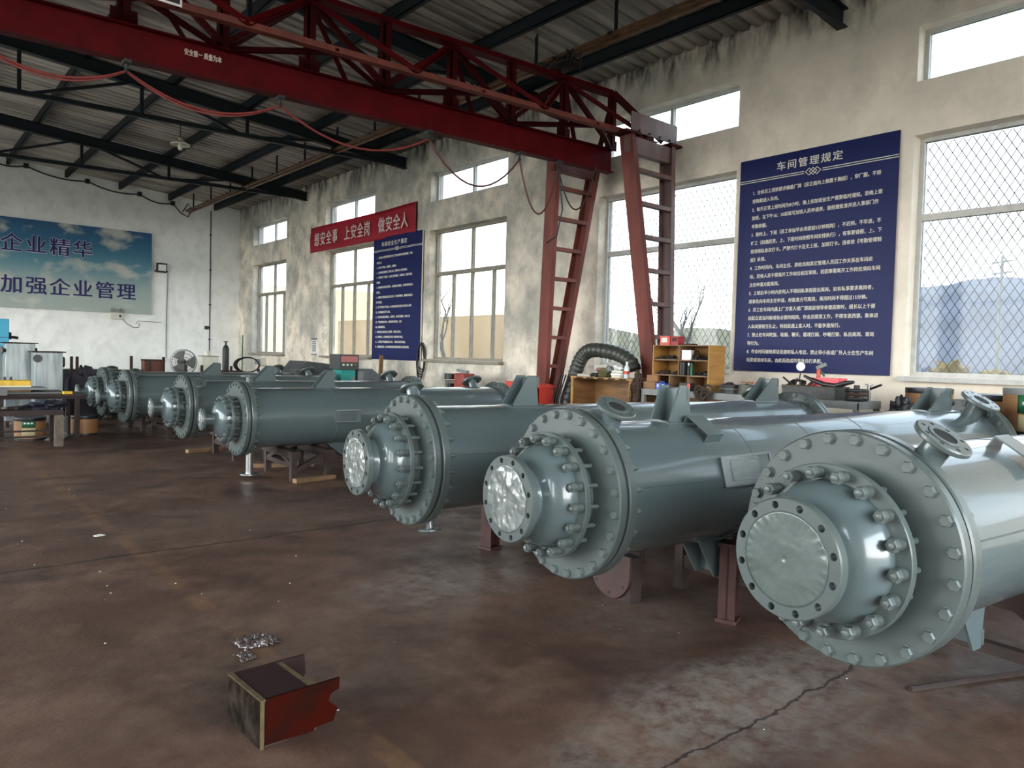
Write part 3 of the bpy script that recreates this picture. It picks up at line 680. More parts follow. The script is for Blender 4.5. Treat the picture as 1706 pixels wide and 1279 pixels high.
# ---------------------------------------------------------------- signs on the window wall
s1 = thing('rules_board', 'large navy workshop rules board between the two mesh-covered windows', 'sign', (WX-.036, 4.375, 1.305), 0, 'navy rule boards')
mb = MB(); mb.span((0,-.945,0),(.012,.945,2.575)); mb.build('panel', SIGN, s1)
L1 = ["1.  全体员工须按要求佩戴厂牌（应正面向上佩戴于胸前），穿厂服。不得","穿拖鞋进入车间。","2.  每天正常上班时间为8小时，晚上如加班依生产需要临时通知。若晚上需","加班，在下午16：30前填写加班人员申请表，报经理批准并送人事部门作","考勤依据。","3.  按时上、下班（员工参加早会须提前5分钟到岗），不迟到，不早退，不","旷工（如遇赶货，上、下班时间按照车间安排执行），有事要请假，上、下","班须排队依次打卡。严禁代打卡及无上班、加班打卡。违者依《考勤管理制","度》处理。","4.  工作时间内，车间主任、质检员和其它管理人员因工作关系在车间走","动，其他人员不得离开工作岗位相互窜岗，若因事需离开工作岗位须向车间","主任申请方能离岗。","5.  上班后半小时内任何人不得因私事而提出离岗，如有私事要求离岗者，","须事先向车间主任申请，经批准方可离岗，离岗时间不得超过15分钟。","6.  员工在车间内遇上厂方客人或厂部高层领导参观巡察时，组长以上干部","应起立适当问候或有必要的陪同，作业员照常工作，不得东张西望。集体进","入车间要相互礼让，特别是遇上客人时，不能争道抢行。","7.  禁止在车间吃饭、吸烟、聊天、嬉戏打闹、吵嘴打架、私自离岗、窜岗","等行为。","8.  作业时间谢绝探访及接听私人电话，禁止带小孩或厂外人士在生产车间","玩耍或流动车床，由此而造成的事故自行承担。"]
o = text_block('title_lettering', [('车间管理规定', -.46, 2.392, .12, .112, .015, 1.28)], SIGNT, at(MX, (-.0008,0,0)), s1)
text_block('rules_lettering', [(s, -.765, 2.575*(1-(.158+.0394*i))-.022, .0475, .054, .014) for i, s in enumerate(L1)], SIGNT, at(MX, (-.0008,0,0)), s1)
def rule_line(parent, z, half, zz):
    mb = MB()
    for dz in (.012, -.012):
        mb.span((-.003, zz, z+dz-.004), (0, half, z+dz+.004)); mb.span((-.003, -half, z+dz-.004), (0, -zz, z+dz+.004))
    for k in (-1, 0, 1):
        c = (0, k*zz*.42, z); a = zz*.42; pts = [(c[1]-a, z), (c[1], z+a*.85), (c[1]+a, z), (c[1], z-a*.85)]
        for i in range(4):
            p, q = pts[i], pts[(i+1) % 4]; mb.beam((-.002, p[0], p[1]), (-.002, q[0], q[1]), .007, .004, (1,0,0))
    return mb.build('dividing_line', SIGNT, parent)
rule_line(s1, 2.31, .945, .11)
s2 = thing('rules_board', 'smaller-looking navy safety rules board under the end of the red banner', 'sign', (WX-.036, 13.335, 1.27), 0, 'navy rule boards')
mb = MB(); mb.span((0,-.945,0),(.012,.945,2.57)); mb.build('panel', SIGN, s2)
mb = MB(); mb.span((-.004,-.96,0),(.012,-.945,2.57)); mb.build('edge_strip', SIGNT, s2)
text_block('title_lettering', [('车间安全生产规定', -.62, 2.385, .112, .105, .02, 1.27)], SIGNT, at(MX, (-.0008,0,0)), s2)
rule_line(s2, 2.295, .945, .10)
L2 = ["1、企业员工必须遵守国家安全生产法律法规和各项规章制度，牢固","树立安全。","2、进入生产现场，穿戴整齐，佩戴好。","3、未经培训合格的员工不得上岗，特种作业人员持证操作。","4、严格遵守工艺规程，认真执行操作规程，正确使用，按照安全操","作规程。","5、每班前检查设备完好情况，发现隐患及时报告，及时处理好设备正","常运行。","6、定期检查消防器材是否完好有效，保持通道畅通，做到防火防盗工","作不得放松。","7、生产中发现不安全因素，应立即停机检查并报告车间负责人处理","后，方可继续进行生产工作。","8、车间内的易燃易爆物品，存放整齐，应当妥善保管，由专人领","取，严格按照规定领用，保持现场环境整洁，无杂","物，道路通畅整洁。","9、特种设备必须由持证人员操作，其他人员禁止。","10、操作机床，必须按照规定穿戴工作服和防护用品。","11、工作场所严禁吸烟和明火作业，下班时必须关闭电源。","12、如遇紧急情况，应立即切断电源并按规定报告有关领导处理。"]
text_block('rules_lettering', [(s, -.80, 2.57*(1-(.162+.0408*i))-.02, .047, .052, .018) for i, s in enumerate(L2)], SIGNT, at(MX, (-.0008,0,0)), s2)
# cloth banner, slightly see-through where the window is behind it
bm_ = bpy.data.materials.new('red_banner_cloth'); bm_.use_nodes = True; n = bm_.node_tree; p = n.nodes['Principled BSDF']
p.inputs['Base Color'].default_value = (.42,.010,.030,1); p.inputs['Roughness'].default_value = .6
tl = n.nodes.new('ShaderNodeBsdfTranslucent'); tl.inputs[0].default_value = (.75,.03,.10,1); mx = n.nodes.new('ShaderNodeMixShader'); mx.inputs[0].default_value = .22
n.links.new(p.outputs[0], mx.inputs[1]); n.links.new(tl.outputs[0], mx.inputs[2]); n.links.new(mx.outputs[0], n.nodes['Material Output'].inputs[0])
bn = thing('cloth_banner', 'long red safety slogan banner hung across the window and pier', 'banner', (WX-.04, 15.0, 3.82))
def bf(u, v):
    y = -2.35+4.72*u; z = .60*v
    return (.012*math.sin(9*u+5*v)+.008*noise.noise(Vector((u*6, v*2, 0))), y, z+.012*math.sin(PI*u)*(1-2*abs(v-.5)) -.015*math.sin(PI*u))
o = MB().grid(bf, 60, 8).build('cloth', bm_, bn, sharp=180); sd = o.modifiers.new('thick', 'SOLIDIFY'); sd.thickness = .002
BWH = mat('banner_white', (.74,.62,.60), .7)
for q in (('想安全事', -2.1, .15, .285, .34, .014, 1.16), ('上安全岗', -.58, .15, .28, .34, .014, 1.15), ('做安全人', .93, .15, .28, .34, .014, 1.15)): text_block('slogan_lettering', [q], BWH, at(MX, (-.026,0,0)), bn)
mb = MB()
for y in (-2.35, 2.37): mb.span((.02,y-.008,-.01),(.035,y+.008,.61))
mb.build('edge_batten', RUSTD, bn)
nb = thing('notice_card', 'small white notice card pinned on the pier left of the red-bannered window', 'notice', (WX-.006, 17.14, 1.31))
mb = MB(); mb.span((0,-.16,0),(.006,.16,.42)); mb.build('card', WHITE, nb)
mb = MB(); mb.span((-.002,-.16,.37),(0,.16,.42)); mb.span((-.002,-.16,0),(0,.16,.03)); mb.build('dark_band', GREYM, nb)
text_block('lettering', [('安全操作', -.10, .385, .05, .03, .01)]+[('安全操作规程', -.11, .32-.045*i, .036, .03, .005) for i in range(6)], GREYM, at(MX, (-.0025,0,0)), nb)
hz = thing('hose_coil', 'black hose coil hanging on the wall at the corner of the small navy board', 'hose', (WX-.02, 12.33, 1.60))
mb = MB(); mb.rod((.02,0,.02),(-.05,0,.02),.012,8); mb.build('wall_hook', BLACKM, hz)
for k in range(5):
    mb = MB(); pts = []; rr = random.Random(k)
    hh = .50+.05*k; ww = .12+.03*rr.random()
    for i in range(25):
        a = 2*PI*i/24; pts.append((-.02-.008*k, ww*math.sin(a)+.02*rr.uniform(-.3,.3), -hh/2+hh/2*math.cos(a)))
    mb.tube(pts, .011, 6); mb.build('hose_loop', BLACK, hz)

# ---------------------------------------------------------------- things on the end wall
sk = bpy.data.materials.new('sky_poster'); sk.use_nodes = True; n = sk.node_tree; p = n.nodes['Principled BSDF']; Lk = n.links
tcx = n.nodes.new('ShaderNodeTexCoord'); sp = n.nodes.new('ShaderNodeSeparateXYZ'); Lk.new(tcx.outputs['Object'], sp.inputs[0])
ra = n.nodes.new('ShaderNodeValToRGB'); mr = n.nodes.new('ShaderNodeMapRange'); mr.inputs['From Max'].default_value = 2.2; Lk.new(sp.outputs['Z'], mr.inputs[0]); Lk.new(mr.outputs[0], ra.inputs[0])
e = ra.color_ramp.elements; e[0].position = .0; e[0].color = (.36,.42,.38,1); e[1].position = 1.; e[1].color = (.012,.085,.20,1)
q = e.new(.30); q.color = (.33,.42,.40,1); q = e.new(.55); q.color = (.10,.27,.34,1); q = e.new(.8); q.color = (.03,.15,.27,1)
nz = n.nodes.new('ShaderNodeTexNoise'); nz.inputs['Scale'].default_value = 1.15; nz.inputs['Detail'].default_value = 7; mp = n.nodes.new('ShaderNodeMapping'); mp.inputs['Scale'].default_value = (1,1,1.7); mp.inputs['Location'].default_value = (3.3,0,1.2)
Lk.new(tcx.outputs['Object'], mp.inputs[0]); Lk.new(mp.outputs[0], nz.inputs[0])
cl_ = n.nodes.new('ShaderNodeValToRGB'); cl_.color_ramp.elements[0].position = .53; cl_.color_ramp.elements[1].position = .66; Lk.new(nz.outputs['Fac'], cl_.inputs[0])
mxx = n.nodes.new('ShaderNodeMix'); mxx.data_type = 'RGBA'; mxx.inputs[7].default_value = (.50,.52,.46,1); Lk.new(cl_.outputs[0], mxx.inputs[0]); Lk.new(ra.outputs[0], mxx.inputs[6]); Lk.new(mxx.outputs[2], p.inputs['Base Color']); p.inputs['Roughness'].default_value = .55
pb = thing('slogan_poster', 'wide blue sky poster with dark blue slogan on the far end wall', 'poster', (3.4, WB-.05, 2.29))
mb = MB(); mb.span((-2.9,-.02,0),(2.37,.02,2.21)); mb.build('panel', sk, pb)
NAVYL = mat('navy_letters', (.012,.010,.11), .6); HALO = mat('pale_outline', (.62,.62,.70), .6)
row1 = [('显企业精华', -1.60, 1.42, .48, .47, .018, 1.15)]; row2 = [('加强企业管理', -1.08, .40, .48, .47, .018, 1.15)]
text_block('letter_outline', [(s, x, y, a, b, .034, c) for s, x, y, a, b, _, c in row1], HALO, at(MY, (0,-.0205,0)), pb)
text_block('lettering', row1+row2, NAVYL, at(MY, (0,-.0275,0)), pb)
fl = thing('flood_light', 'black square flood lamp on the end wall right of the poster', 'lamp', (6.02, WB-.10, 3.46))
mb = MB(); mb.span((-.13,-.05,0),(.13,.05,.26)); mb.build('housing', BLACKM, fl, bev=.008)
mb = MB(); mb.span((-.10,-.058,.045),(.10,-.048,.215)); mb.build('glass_face', SCREEN, fl)
mb = MB(); mb.span((-.16,-.01,.02),(-.14,.10,.06)); mb.span((.14,-.01,.02),(.16,.10,.06)); mb.span((-.16,.08,.02),(.16,.10,.06)); mb.build('bracket', BLACKM, fl)
for k in range(7):
    mb = MB(); mb.span((-.12+.04*k-.004,.05,.02),(-.12+.04*k+.004,.075,.24)); mb.build('cooling_fin', BLACKM, fl)
em = thing('emergency_light', 'white twin-head emergency light under the poster edge', 'lamp', (4.90, WB-.06, 2.12))
mb = MB(); mb.span((-.14,-.05,0),(.14,.06,.17)); mb.build('housing', CREAM, em, bev=.01)
for sx_ in (-.09, .09):
    mb = MB(); mb.rod((sx_,-.02,.17),(sx_,-.02,.2),.015,8); mb.lathe([(-.02,.03),(.03,.055),(.04,.05),(.035,0)], frame((sx_,-.03,.24),(.2*(1 if sx_>0 else -1),-1,-.1)), 14); mb.build('lamp_head', GREYM, em)
mb = MB(); mb.span((.06,-.053,.05),(.11,-.049,.12)); mb.build('indicator', BLACKM, em)
cd = thing('power_cord', 'thin cord curling from the emergency light along the end wall', 'cord', (5.05, WB-.02, 2.15))
mb = MB(); mb.tube([(0,0,0),(.12,0,-.14),(.3,0,-.24),(.42,0,-.22),(.44,0,-.12),(.34,0,-.12),(.40,0,-.05),(.9,0,-.06),(1.0,0,-.06)], .009, 6); mb.build('cord', GREYM, cd); 
cp = thing('conduit', 'thin wall conduit dropping from the flood lamp to the socket', 'conduit', (6.18, WB-.015, 1.10))
mb = MB(); mb.tube([(.02,-.02,2.35),(.02,0,2.1),(.0,0,1.3),(.0,0,0)], .012, 6); mb.build('pipe', GREYM, cp)
mb = MB(); mb.span((-.05,-.03,-.10),(.05,.01,.0)); mb.build('socket_box', WHITE, cp)
mb = MB(); mb.tube([(.05,0,-.05),(1.15,0,-.05)], .010, 6); mb.build('side_run', WHITE, cp)
c2 = thing('conduit', 'long dark conduit running down the end wall near its corner', 'conduit', (7.36, WB-.015, 1.15))
mb = MB(); mb.tube([(0,0,4.2),(.0,0,2.),(0,0,0)], .013, 6); mb.build('pipe', RUSTD, c2)
for k in range(4):
    mb = MB(); mb.span((-.03,-.018,.5+k),(.03,.012,.53+k)); mb.build('pipe_clip', RUSTD, c2)
jb = thing('junction_box', 'small dark junction box on the conduit near the corner', 'box', (7.27, WB-.03, 1.95))
mb = MB(); mb.span((-.05,-.03,0),(.05,.03,.10)); mb.build('body', BLACKM, jb); mb = MB(); mb.tube([(.05,0,.05),(.09,0,.04)], .012, 6); mb.build('gland', BLACKM, jb)
wc = thing('roof_cable', 'black cable drooping along the top of the end wall', 'cable', (4.5, WB-.06, 5.5))
XSs = [(-1.9,.52),(2.0,.36),(2.85,.30),(4.2,.15),(5.45,.02),(6.3,-.10)]
for i in range(len(XSs)-1):
    a, b = XSs[i], XSs[i+1]; mb = MB(); mb.tube(sag((a[0]-4.5,-.02,a[1]), (b[0]-4.5,-.02,b[1]), .10), .018, 6); mb.build('cable_span', BLACK, wc)
for a in XSs: mb = MB(); mb.span((a[0]-4.55,-.05,a[1]-.05),(a[0]-4.45,.05,a[1]+.06)); mb.build('cleat', BLACK, wc)
mb = MB(); mb.tube([(1.8,-.02,-.1),(2.0,-.05,-.34),(2.2,-.04,-.42),(2.32,-.03,-.2),(2.2,-.03,-.05),(2.05,-.04,-.3)], .016, 6); mb.build('loose_loop', BLACK, wc)
# hanging lamp
ld = thing('pendant_lamp', 'white enamel pendant lamp hanging from a roof truss', 'lamp', (3.83, 13.08, 4.66))
EN = mat('enamel_white', (.62,.60,.52), .35)
mb = MB(); mb.rod((0,0,.19),(0,0,.46),.008,6); mb.build('cord', BLACK, ld)
mb = MB(); mb.lathe([(0,.150),(-.02,.152),(-.05,.09),(-.09,.035),(-.12,.028),(-.12,.02),(-.088,.028),(-.046,.085),(-.016,.146)], frame((0,0,.07),(0,0,-1)), 28, closed=True); mb.build('lamp_shade', EN, ld)
mb = MB(); mb.lathe([(-.02,.022),(0,.024),(.02,.035),(.06,.040),(.09,.028),(.105,.0)], frame((0,0,.09),(0,0,-1)), 14); mb.build('bulb', mat('bulb_glass', (.85,.82,.68), .15), ld)
# ---------------------------------------------------------------- heat exchangers
NB, NSTUD = 24, 18
def ring(t0, t1, r0, r1, ch=.004):
    return [(t0, r0), (t0, r1-ch), (t0+ch, r1), (t1-ch, r1), (t1, r1-ch), (t1, r0)]
def hexhead(mb, M, t0, t1, r, mi=0):
    mb.lathe([(t0, r), (t1-.004 if t1 > t0 else t1+.004, r), (t1, r*.86)], M, 6, mi)
def disc_holes(t0, t1, r0, r1, rb, nh, rh, ph=0.):
    a = MB().lathe(ring(t0, t1, r0, r1), n=64, closed=True).mesh('flange', PAINT_F)
    c = MB()
    for i in range(nh):
        an = 2*PI*(i+ph)/nh; y, z = rb*math.cos(an), rb*math.sin(an); c.rod((t0-.05, y, z), (t1+.05, y, z), rh, 14)
    return carve(a, c.mesh('c', HOLE_SHADE))
me_main = MB().lathe(ring(0, .045, .17, .40, .006), n=96, closed=True).mesh('front_flange', PAINT_F)
me_mid = MB().lathe(ring(.047, .058, .25, .392, .002), n=96, closed=True).mesh('gasket_ring', GASKET)
me_rear = MB().lathe(ring(.060, .110, .25, .40, .006), n=96, closed=True).mesh('shell_flange', PAINT_F)
b_ = MB(); I4 = Matrix.Identity(4)
hexhead(b_, I4, .002, -.017, .0205); b_.lathe([(-.004,.023),(.002,.023)], n=18)
me_bolt = b_.mesh('bolt', BOLT)
b_ = MB(); b_.lathe([(.110,.011),(.150,.011),(.152,.009)], n=10); hexhead(b_, I4, .112, .134, .019); me_nut = b_.mesh('bolt_end', BOLT)
# stud: threaded nub through a nut in front, plain tail behind
b_ = MB(); pf = [(-.100,.0165)]
for k in range(6): pf += [(-.1035-.0055*k, .0205), (-.1062-.0055*k, .0160)]
b_.lathe(pf+[(-.137,.0165)], n=14); b_.lathe([(-.135,.0225),(-.154,.0225),(-.158,.0185)], n=6); b_.lathe([(-.150,.0120),(-.166,.0120),(-.168,.009)], n=12)
b_.lathe([(-.130,.0105),(-.010,.0105),(-.007,.008)], n=10)
me_stud = b_.mesh('stud', BOLT)
me_cover = {}
me_fl = {'A': disc_holes(-.32, -.282, .130, .195, .172, 12, .0125, .5), 'B': disc_holes(-.355, -.325, .058, .118, .098, 8, .0095, .5)}
me_small = disc_holes(0, .018, .036, .085, .065, 8, .0075, .5)        # small branch flanges, facing local +X
def wrinkled(r, seed, amp, dish):
    # crumpled film stretched over the bore and taped round the rim
    mb = MB(); nr, na = 20, 110; vs = [(0, 0, 0)]; fs = []
    for i in range(1, nr+1):
        for j in range(na):
            a = 2*PI*j/na; k = i/nr; rr_ = r*k
            fold = (.55 if dish < .005 else .35)*math.sin(a*31+5*noise.noise(Vector((math.cos(a)*2, math.sin(a)*2, seed))))*amp*max(0, (k-.78)/.22)**1.1
            v = noise.noise(Vector((rr_*math.cos(a)*16, rr_*math.sin(a)*16, seed)))*amp*(.5 if dish < .005 else 1.5)+noise.noise(Vector((rr_*math.cos(a)*40, rr_*math.sin(a)*34, seed+5)))*amp*(.2 if dish < .005 else 1.0)
            t = -dish*(1-k*k)+fold*(1 if k < .98 else .3)+v*(1 if k < .97 else .2)
            rim = r*(1+.02*noise.noise(Vector((math.cos(a)*4, math.sin(a)*4, seed+2)))) if i == nr else rr_
            vs.append((t, rim*math.cos(a), rim*math.sin(a)))
    for j in range(na): fs.append((0, 1+j, 1+(j+1) % na))
    for i in range(nr-1):
        for j in range(na):
            j2 = (j+1) % na; fs.append((1+i*na+j, 1+(i+1)*na+j, 1+(i+1)*na+j2, 1+i*na+j2))
    return mb.add(vs, fs)
def vessel(label, x, y, h, rot, L, kind, film, nozz, brackets, saddles, shortlab=None, seed=1, detail=True, rear_ang=-30):
    t = thing('heat_exchanger', label, 'heat exchanger', (x, y, 0), R(rot), 'grey green heat exchangers lying in a row')
    ax = Matrix.Translation((0, 0, h))
    def put(name, me, parent, M=None):
        o = link(name, me, parent); o.matrix_parent_inverse = Matrix.Identity(4)
        if M is not None: o.matrix_local = M
        return o
    RS = .327
    pr = [(.06, RS)]
    for sm in (1.04, 1.62, 2.2):
        pr += [(sm-.006, RS), (sm-.003, RS+.0022), (sm+.003, RS+.0022), (sm+.006, RS)]
    pr += [(L, RS)]
    sh = MB().lathe(pr, ax, 96).build('shell', PAINT, t)
    for an in (-80, 95):
        mb = MB(); mb.beam((.11, -RS*math.cos(R(an-90))*0+math.sin(R(an))*RS, h+math.cos(R(an))*RS), (1.0, math.sin(R(an))*RS, h+math.cos(R(an))*RS), .006, .006)
        mb.build('weld_seam', PAINT, sh)
    ff = put('front_flange', me_main, t, ax); put('gasket_ring', me_mid, t, ax); sf = put('shell_flange', me_rear, t, ax)
    for i in range(NB):
        a = 2*PI*(i+.35)/NB
        put('bolt', me_bolt, ff, Matrix.Translation((0, .372*math.cos(a), .372*math.sin(a))))
        put('bolt_end', me_nut, sf, Matrix.Translation((0, .372*math.cos(a), .372*math.sin(a))))
    big = kind == 'A'; rc = .292 if big else .256; rbore = .238 if big else .206; rb0 = .212 if big else .178
    MB().lathe([(-.075, rb0), (-.012, rb0), (.004, rb0+.016), (.004, .17)], ax, 64).build('channel_barrel', PAINT_F, t)
    if big not in me_cover: me_cover[big] = MB().lathe(ring(-.100, -.072, rb0-.02, rc, .003), n=80, closed=True).mesh('cover_flange', PAINT_F)
    cf = put('cover_flange', me_cover[big], t, ax)
    for i in range(NSTUD):
        a = 2*PI*(i+.15)/NSTUD; rb = rc-.029
        put('stud', me_stud, cf, Matrix.Translation((0, rb*math.cos(a), rb*math.sin(a))))
    if big: pr = [(-.094,.238),(-.108,.240),(-.130,.237),(-.155,.227),(-.178,.210),(-.198,.188),(-.210,.168),(-.217,.150),(-.224,.140),(-.236,.137),(-.283,.137)]
    else: pr = [(-.094,.208),(-.110,.209),(-.135,.204),(-.160,.192),(-.184,.172),(-.203,.147),(-.217,.118),(-.225,.090),(-.230,.068),(-.238,.062),(-.326,.062)]
    MB().lathe(pr, ax, 72, caps=False).build('bonnet', PAINT, t)
    nf = put('nozzle_flange', me_fl[kind], t, ax)
    r0 = .152 if big else .080; tf = -.322 if big else -.357
    fm = wrinkled(r0, seed*1.7, .0035 if film is FILM2 else .005, .004 if film is FILM2 else .006).build('plastic_wrap', film, nf, sharp=180); fm.matrix_local = Matrix.Translation((tf, 0, 0))
    sd = fm.modifiers.new('thick', 'SOLIDIFY'); sd.thickness = .0015
    if film is FILM2: fm['label'] = 'dull green taped plastic cover'
    # branch nozzles: (s, angle from vertical towards -Y, radial length, scale, pipe radius)
    for q, (s, an, ln, sc, rp) in enumerate(nozz):
        d = Vector((0, -math.sin(R(an)), math.cos(R(an)))); base = Vector((s, 0, h))
        o = MB().rod(base+d*(RS-.03), base+d*(RS+ln), rp, 24).build('branch_nozzle', PAINT, t)
        Mf = frame(base+d*(RS+ln-.018), d, (1,0,0)) @ Matrix.Scale(sc, 4)
        f = put('branch_flange', me_small, o, Mf)
        mb = MB(); mb.lathe([(.0185,.0),(.0185,.036)], n=24, caps=False); bo = mb.build('bore_shade', HOLE_SHADE, f)  # flat dark disc painted as the shade inside the pipe
        mb = MB(); mb.lathe(ring(.0175, .021, .037, .050, .001), n=32, closed=True); mb.build('sealing_face', PAINT_F, f)
    for (s, an, w_, ln, lab) in brackets:
        # folded channel bracket for the nameplate, hugging the shell
        d = Vector((0, -math.sin(R(an)), math.cos(R(an)))); M = frame((s+ln/2, 0, h), d, (1,0,0)) @ Matrix.Translation((RS, 0, 0))
        # local X = outward, Y = around the shell, Z = along the shell
        if ln > .2:
            # open U: a plate against the shell between two wedge-shaped flanges
            mb = MB(); mb.span((-.01,-w_/2,-ln/2),(.012,w_/2,ln/2), M)
            for sy in (-1, 1): mb.prism([(-.03,-ln/2),(.012,-ln/2),(.085,ln/2),(-.03,ln/2)], .007, M @ Matrix.Translation((0, sy*w_/2, 0)))
            mb.span((.012,-w_/2,ln/2-.007),(.08,w_/2,ln/2), M)
            o = mb.build('nameplate_bracket', PAINT, t); pm = MB(); pm.span((.012,-w_*.36,-ln*.30),(.020,w_*.36,ln*.40), M); pm.build('name_plate', PAINT_F, o, bev=.002)
            if lab:
                def wf2(u, v):
                    p = Vector((.020+.055*u+.008*noise.noise(Vector((u*6, v*6, s*3))), (v-.5)*w_*1.12, (u-.5)*ln*1.06)); return M @ p
                fo = MB().grid(wf2, 26, 20).build('plastic_wrap', FILMT, o, sharp=180); sd = fo.modifiers.new('thick', 'SOLIDIFY'); sd.thickness = .0015
            continue
        mb = MB(); mb.span((.035,-w_/2,-ln/2),(.041,w_/2,ln/2), M); mb.span((-.02,-w_/2,-ln/2),(.038,-w_/2+.006,ln/2), M); mb.span((-.02,w_/2-.006,-ln/2),(.038,w_/2,ln/2), M)
        o = mb.build('nameplate_bracket', PAINT, t, bev=.002)
        if lab:
            def wf(u, v):
                p = Vector((.046+.010*noise.noise(Vector((u*5, v*5, s*3))), (v-.5)*w_*1.15, (u-.5)*ln*1.1)); return M @ p
            fo = MB().grid(wf, 26, 20).build('plastic_wrap', FILMT, o, sharp=180); sd = fo.modifiers.new('thick', 'SOLIDIFY'); sd.thickness = .0015
    for (s, up, hh, ln) in saddles:
        # saddle bracket: one web plate and two tapering gussets
        sb = link('saddle_bracket', None, t); sg = 1 if up else -1
        z0 = h+sg*.23; z1 = h+sg*(RS+hh); hw = .065
        mb = MB(); xw = s+ln*(.66 if ln < .18 else .80); mb.span((xw-.005, -hw, min(z0, z1-sg*.015)), (xw+.005, hw, max(z0, z1-sg*.015))); mb.build('web_plate', PAINT, sb)
        for sy in (-1, 1):
            zs = h+sg*math.sqrt(max(.01, RS**2-hw**2))*.97
            poly = [(s, zs), (s+.006, zs+sg*.025), (s+ln*.42, z1), (s+ln*.78, z1), (s+ln, zs)] if ln < .18 else [(s, zs), (s+.006, zs+sg*.03), (s+ln-.085, z1), (s+ln-.02, z1), (s+ln+.005, zs)]
            mb = MB(); mb.prism(poly, .012, Matrix.Translation((0, sy*hw, 0))); mb.build('gusset', PAINT, sb)
        mb = MB(); mb.span((s+ln*(.74 if ln < .18 else .91), -hw*1.12, z1-sg*.075), (s+ln*(.74 if ln < .18 else .91)+.02, hw*1.12, z1-sg*.01)); mb.build('foot_strip', PAINT_F, sb)
        mb = MB()
        pad = []; vs = []; fs = []
        a0 = math.asin(min(.99, hw*1.5/RS)); n_ = 10
        for i in range(n_+1):
            a = -a0+2*a0*i/n_
            for xx in (s-.03, s+ln+.045):
                for rr_ in (RS-.002, RS+.007): vs.append((xx, rr_*math.sin(a), h+sg*rr_*math.cos(a)))
        for i in range(n_):
            k = 4*i; k2 = k+4; fs += [(k+1, k2+1, k2+3, k+3), (k, k+1, k2+1, k2)[::-1], (k+2, k+3, k2+3, k2+2), (k, k+2, k2+2, k2)]
        fs += [(0,1,3,2), (4*n_, 4*n_+1, 4*n_+3, 4*n_+2)]
        mb.add(vs, fs); mb.build('pad_plate', PAINT, sb)
    # far end: flange pair, dished cover and a tilted branch
    Mr = Matrix.Translation((L-.05, 0, h)); r1 = put('end_flange', me_rear, t, Mr)
    Mr2 = Matrix.Translation((L+.012, 0, h)); put('end_cover_flange', me_main, t, Mr2 @ Matrix.Translation((.052, 0, 0)))
    for i in range(NB):
        a = 2*PI*(i+.35)/NB; put('bolt', me_bolt, r1, Matrix.Translation((.056, .372*math.cos(a), .372*math.sin(a))))
    MB().lathe([(L+.10,.30),(L+.14,.295),(L+.19,.26),(L+.23,.19),(L+.245,.10),(L+.25,0)], ax, 48).build('end_dome', PAINT, t)
    d = Vector((0, -math.sin(R(rear_ang)), math.cos(R(rear_ang))))*1.0
    base = Vector((L-.20, 0, h))
    o = MB().rod(base+d*.30, base+d*.45, .06, 24).build('end_nozzle', PAINT, t)
    f = put('end_nozzle_flange', me_small, o, frame(base+d*.45, d, (1,0,0)) @ Matrix.Scale(1.6, 4))
    mb = MB(); mb.lathe([(.0185,.0),(.0185,.036)], n=24, caps=False); mb.build('bore_shade', HOLE_SHADE, f)  # flat dark disc in place of the shaded pipe mouth
    return t
AN = -31
V1 = vessel('grey green heat exchanger nearest the camera with a dull cover over its end flange', 2.529, 1.194, .779, -5.6, 3.95, 'A', FILM2,
    [(.125, 33, .15, 1.10, .047), (.18, 213, .10, .75, .028)], [(.84, 32, .19, .13, False)], [(.74, False, .19, .20), (3.35, True, .19, .30), (3.35, False, .2, .3)], seed=1)
V2 = vessel('grey green heat exchanger second nearest the camera with a wrapped nameplate on its side', 2.466, 2.509, .764, -5.3, 3.93, 'A', FILM,
    [(.125, 28, .15, 1.10, .047), (.18, 208, .10, .75, .028)], [(.72, 30, .17, .12, False), (.76, 74, .14, .30, True)], [(.90, False, .21, .22), (.64, True, .18, .165), (3.33, True, .165, .32), (3.33, False, .2, .3)], seed=2, rear_ang=30)
V3 = vessel('grey green heat exchanger third from the camera beside the small black pipe stand', 2.480, 3.918, .749, -5.9, 3.88, 'A', FILM,
    [(.16, -28, .172, .92, .042), (.16, 172, .13, .85, .026)], [], [(.76, True, .20, .205), (.85, False, .2, .27), (3.3, True, .2, .3), (3.3, False, .2, .3)], seed=3)
V4 = vessel('grey green heat exchanger with a bright steel pipe under its flange', 2.942, 8.03, .657, -3.2, 3.42, 'B', FILM,
    [(.14, 0, .14, 1.0, .026)], [(1.00, 86, .13, .28, False)], [(.88, True, .20, .23), (1.05, False, .16, .28), (2.9, False, .16, .28)], seed=4)
V5 = vessel('grey green heat exchanger second from the far row of posts', 2.896, 9.76, .666, -2.0, 3.25, 'B', FILM,
    [(.14, 42, .10, .95, .026)], [], [(.90, True, .20, .28), (1.05, False, .16, .28), (2.8, False, .16, .28)], seed=5)
V6 = vessel('grey green heat exchanger at the far end in front of the other far one', 2.861, 12.47, .643, 0.0, 3.3, 'B', FILM,
    [(.14, 22, .10, 1.0, .026)], [], [(1.15, True, .20, .30), (1.05, False, .16, .28), (2.8, False, .16, .28)], seed=6)
V7 = vessel('rearmost grey green heat exchanger mostly hidden behind another at the far end', 2.82, 13.75, .650, 0.0, 3.3, 'B', FILM,
    [(.14, 22, .10, 1.0, .026)], [], [(1.05, False, .16, .28), (2.8, False, .16, .28)], seed=7)
V5['label'] = 'grey green heat exchanger just behind the one with the steel pipe'
V3['label'] = 'grey green heat exchanger third from the camera with a small nozzle under its flange'
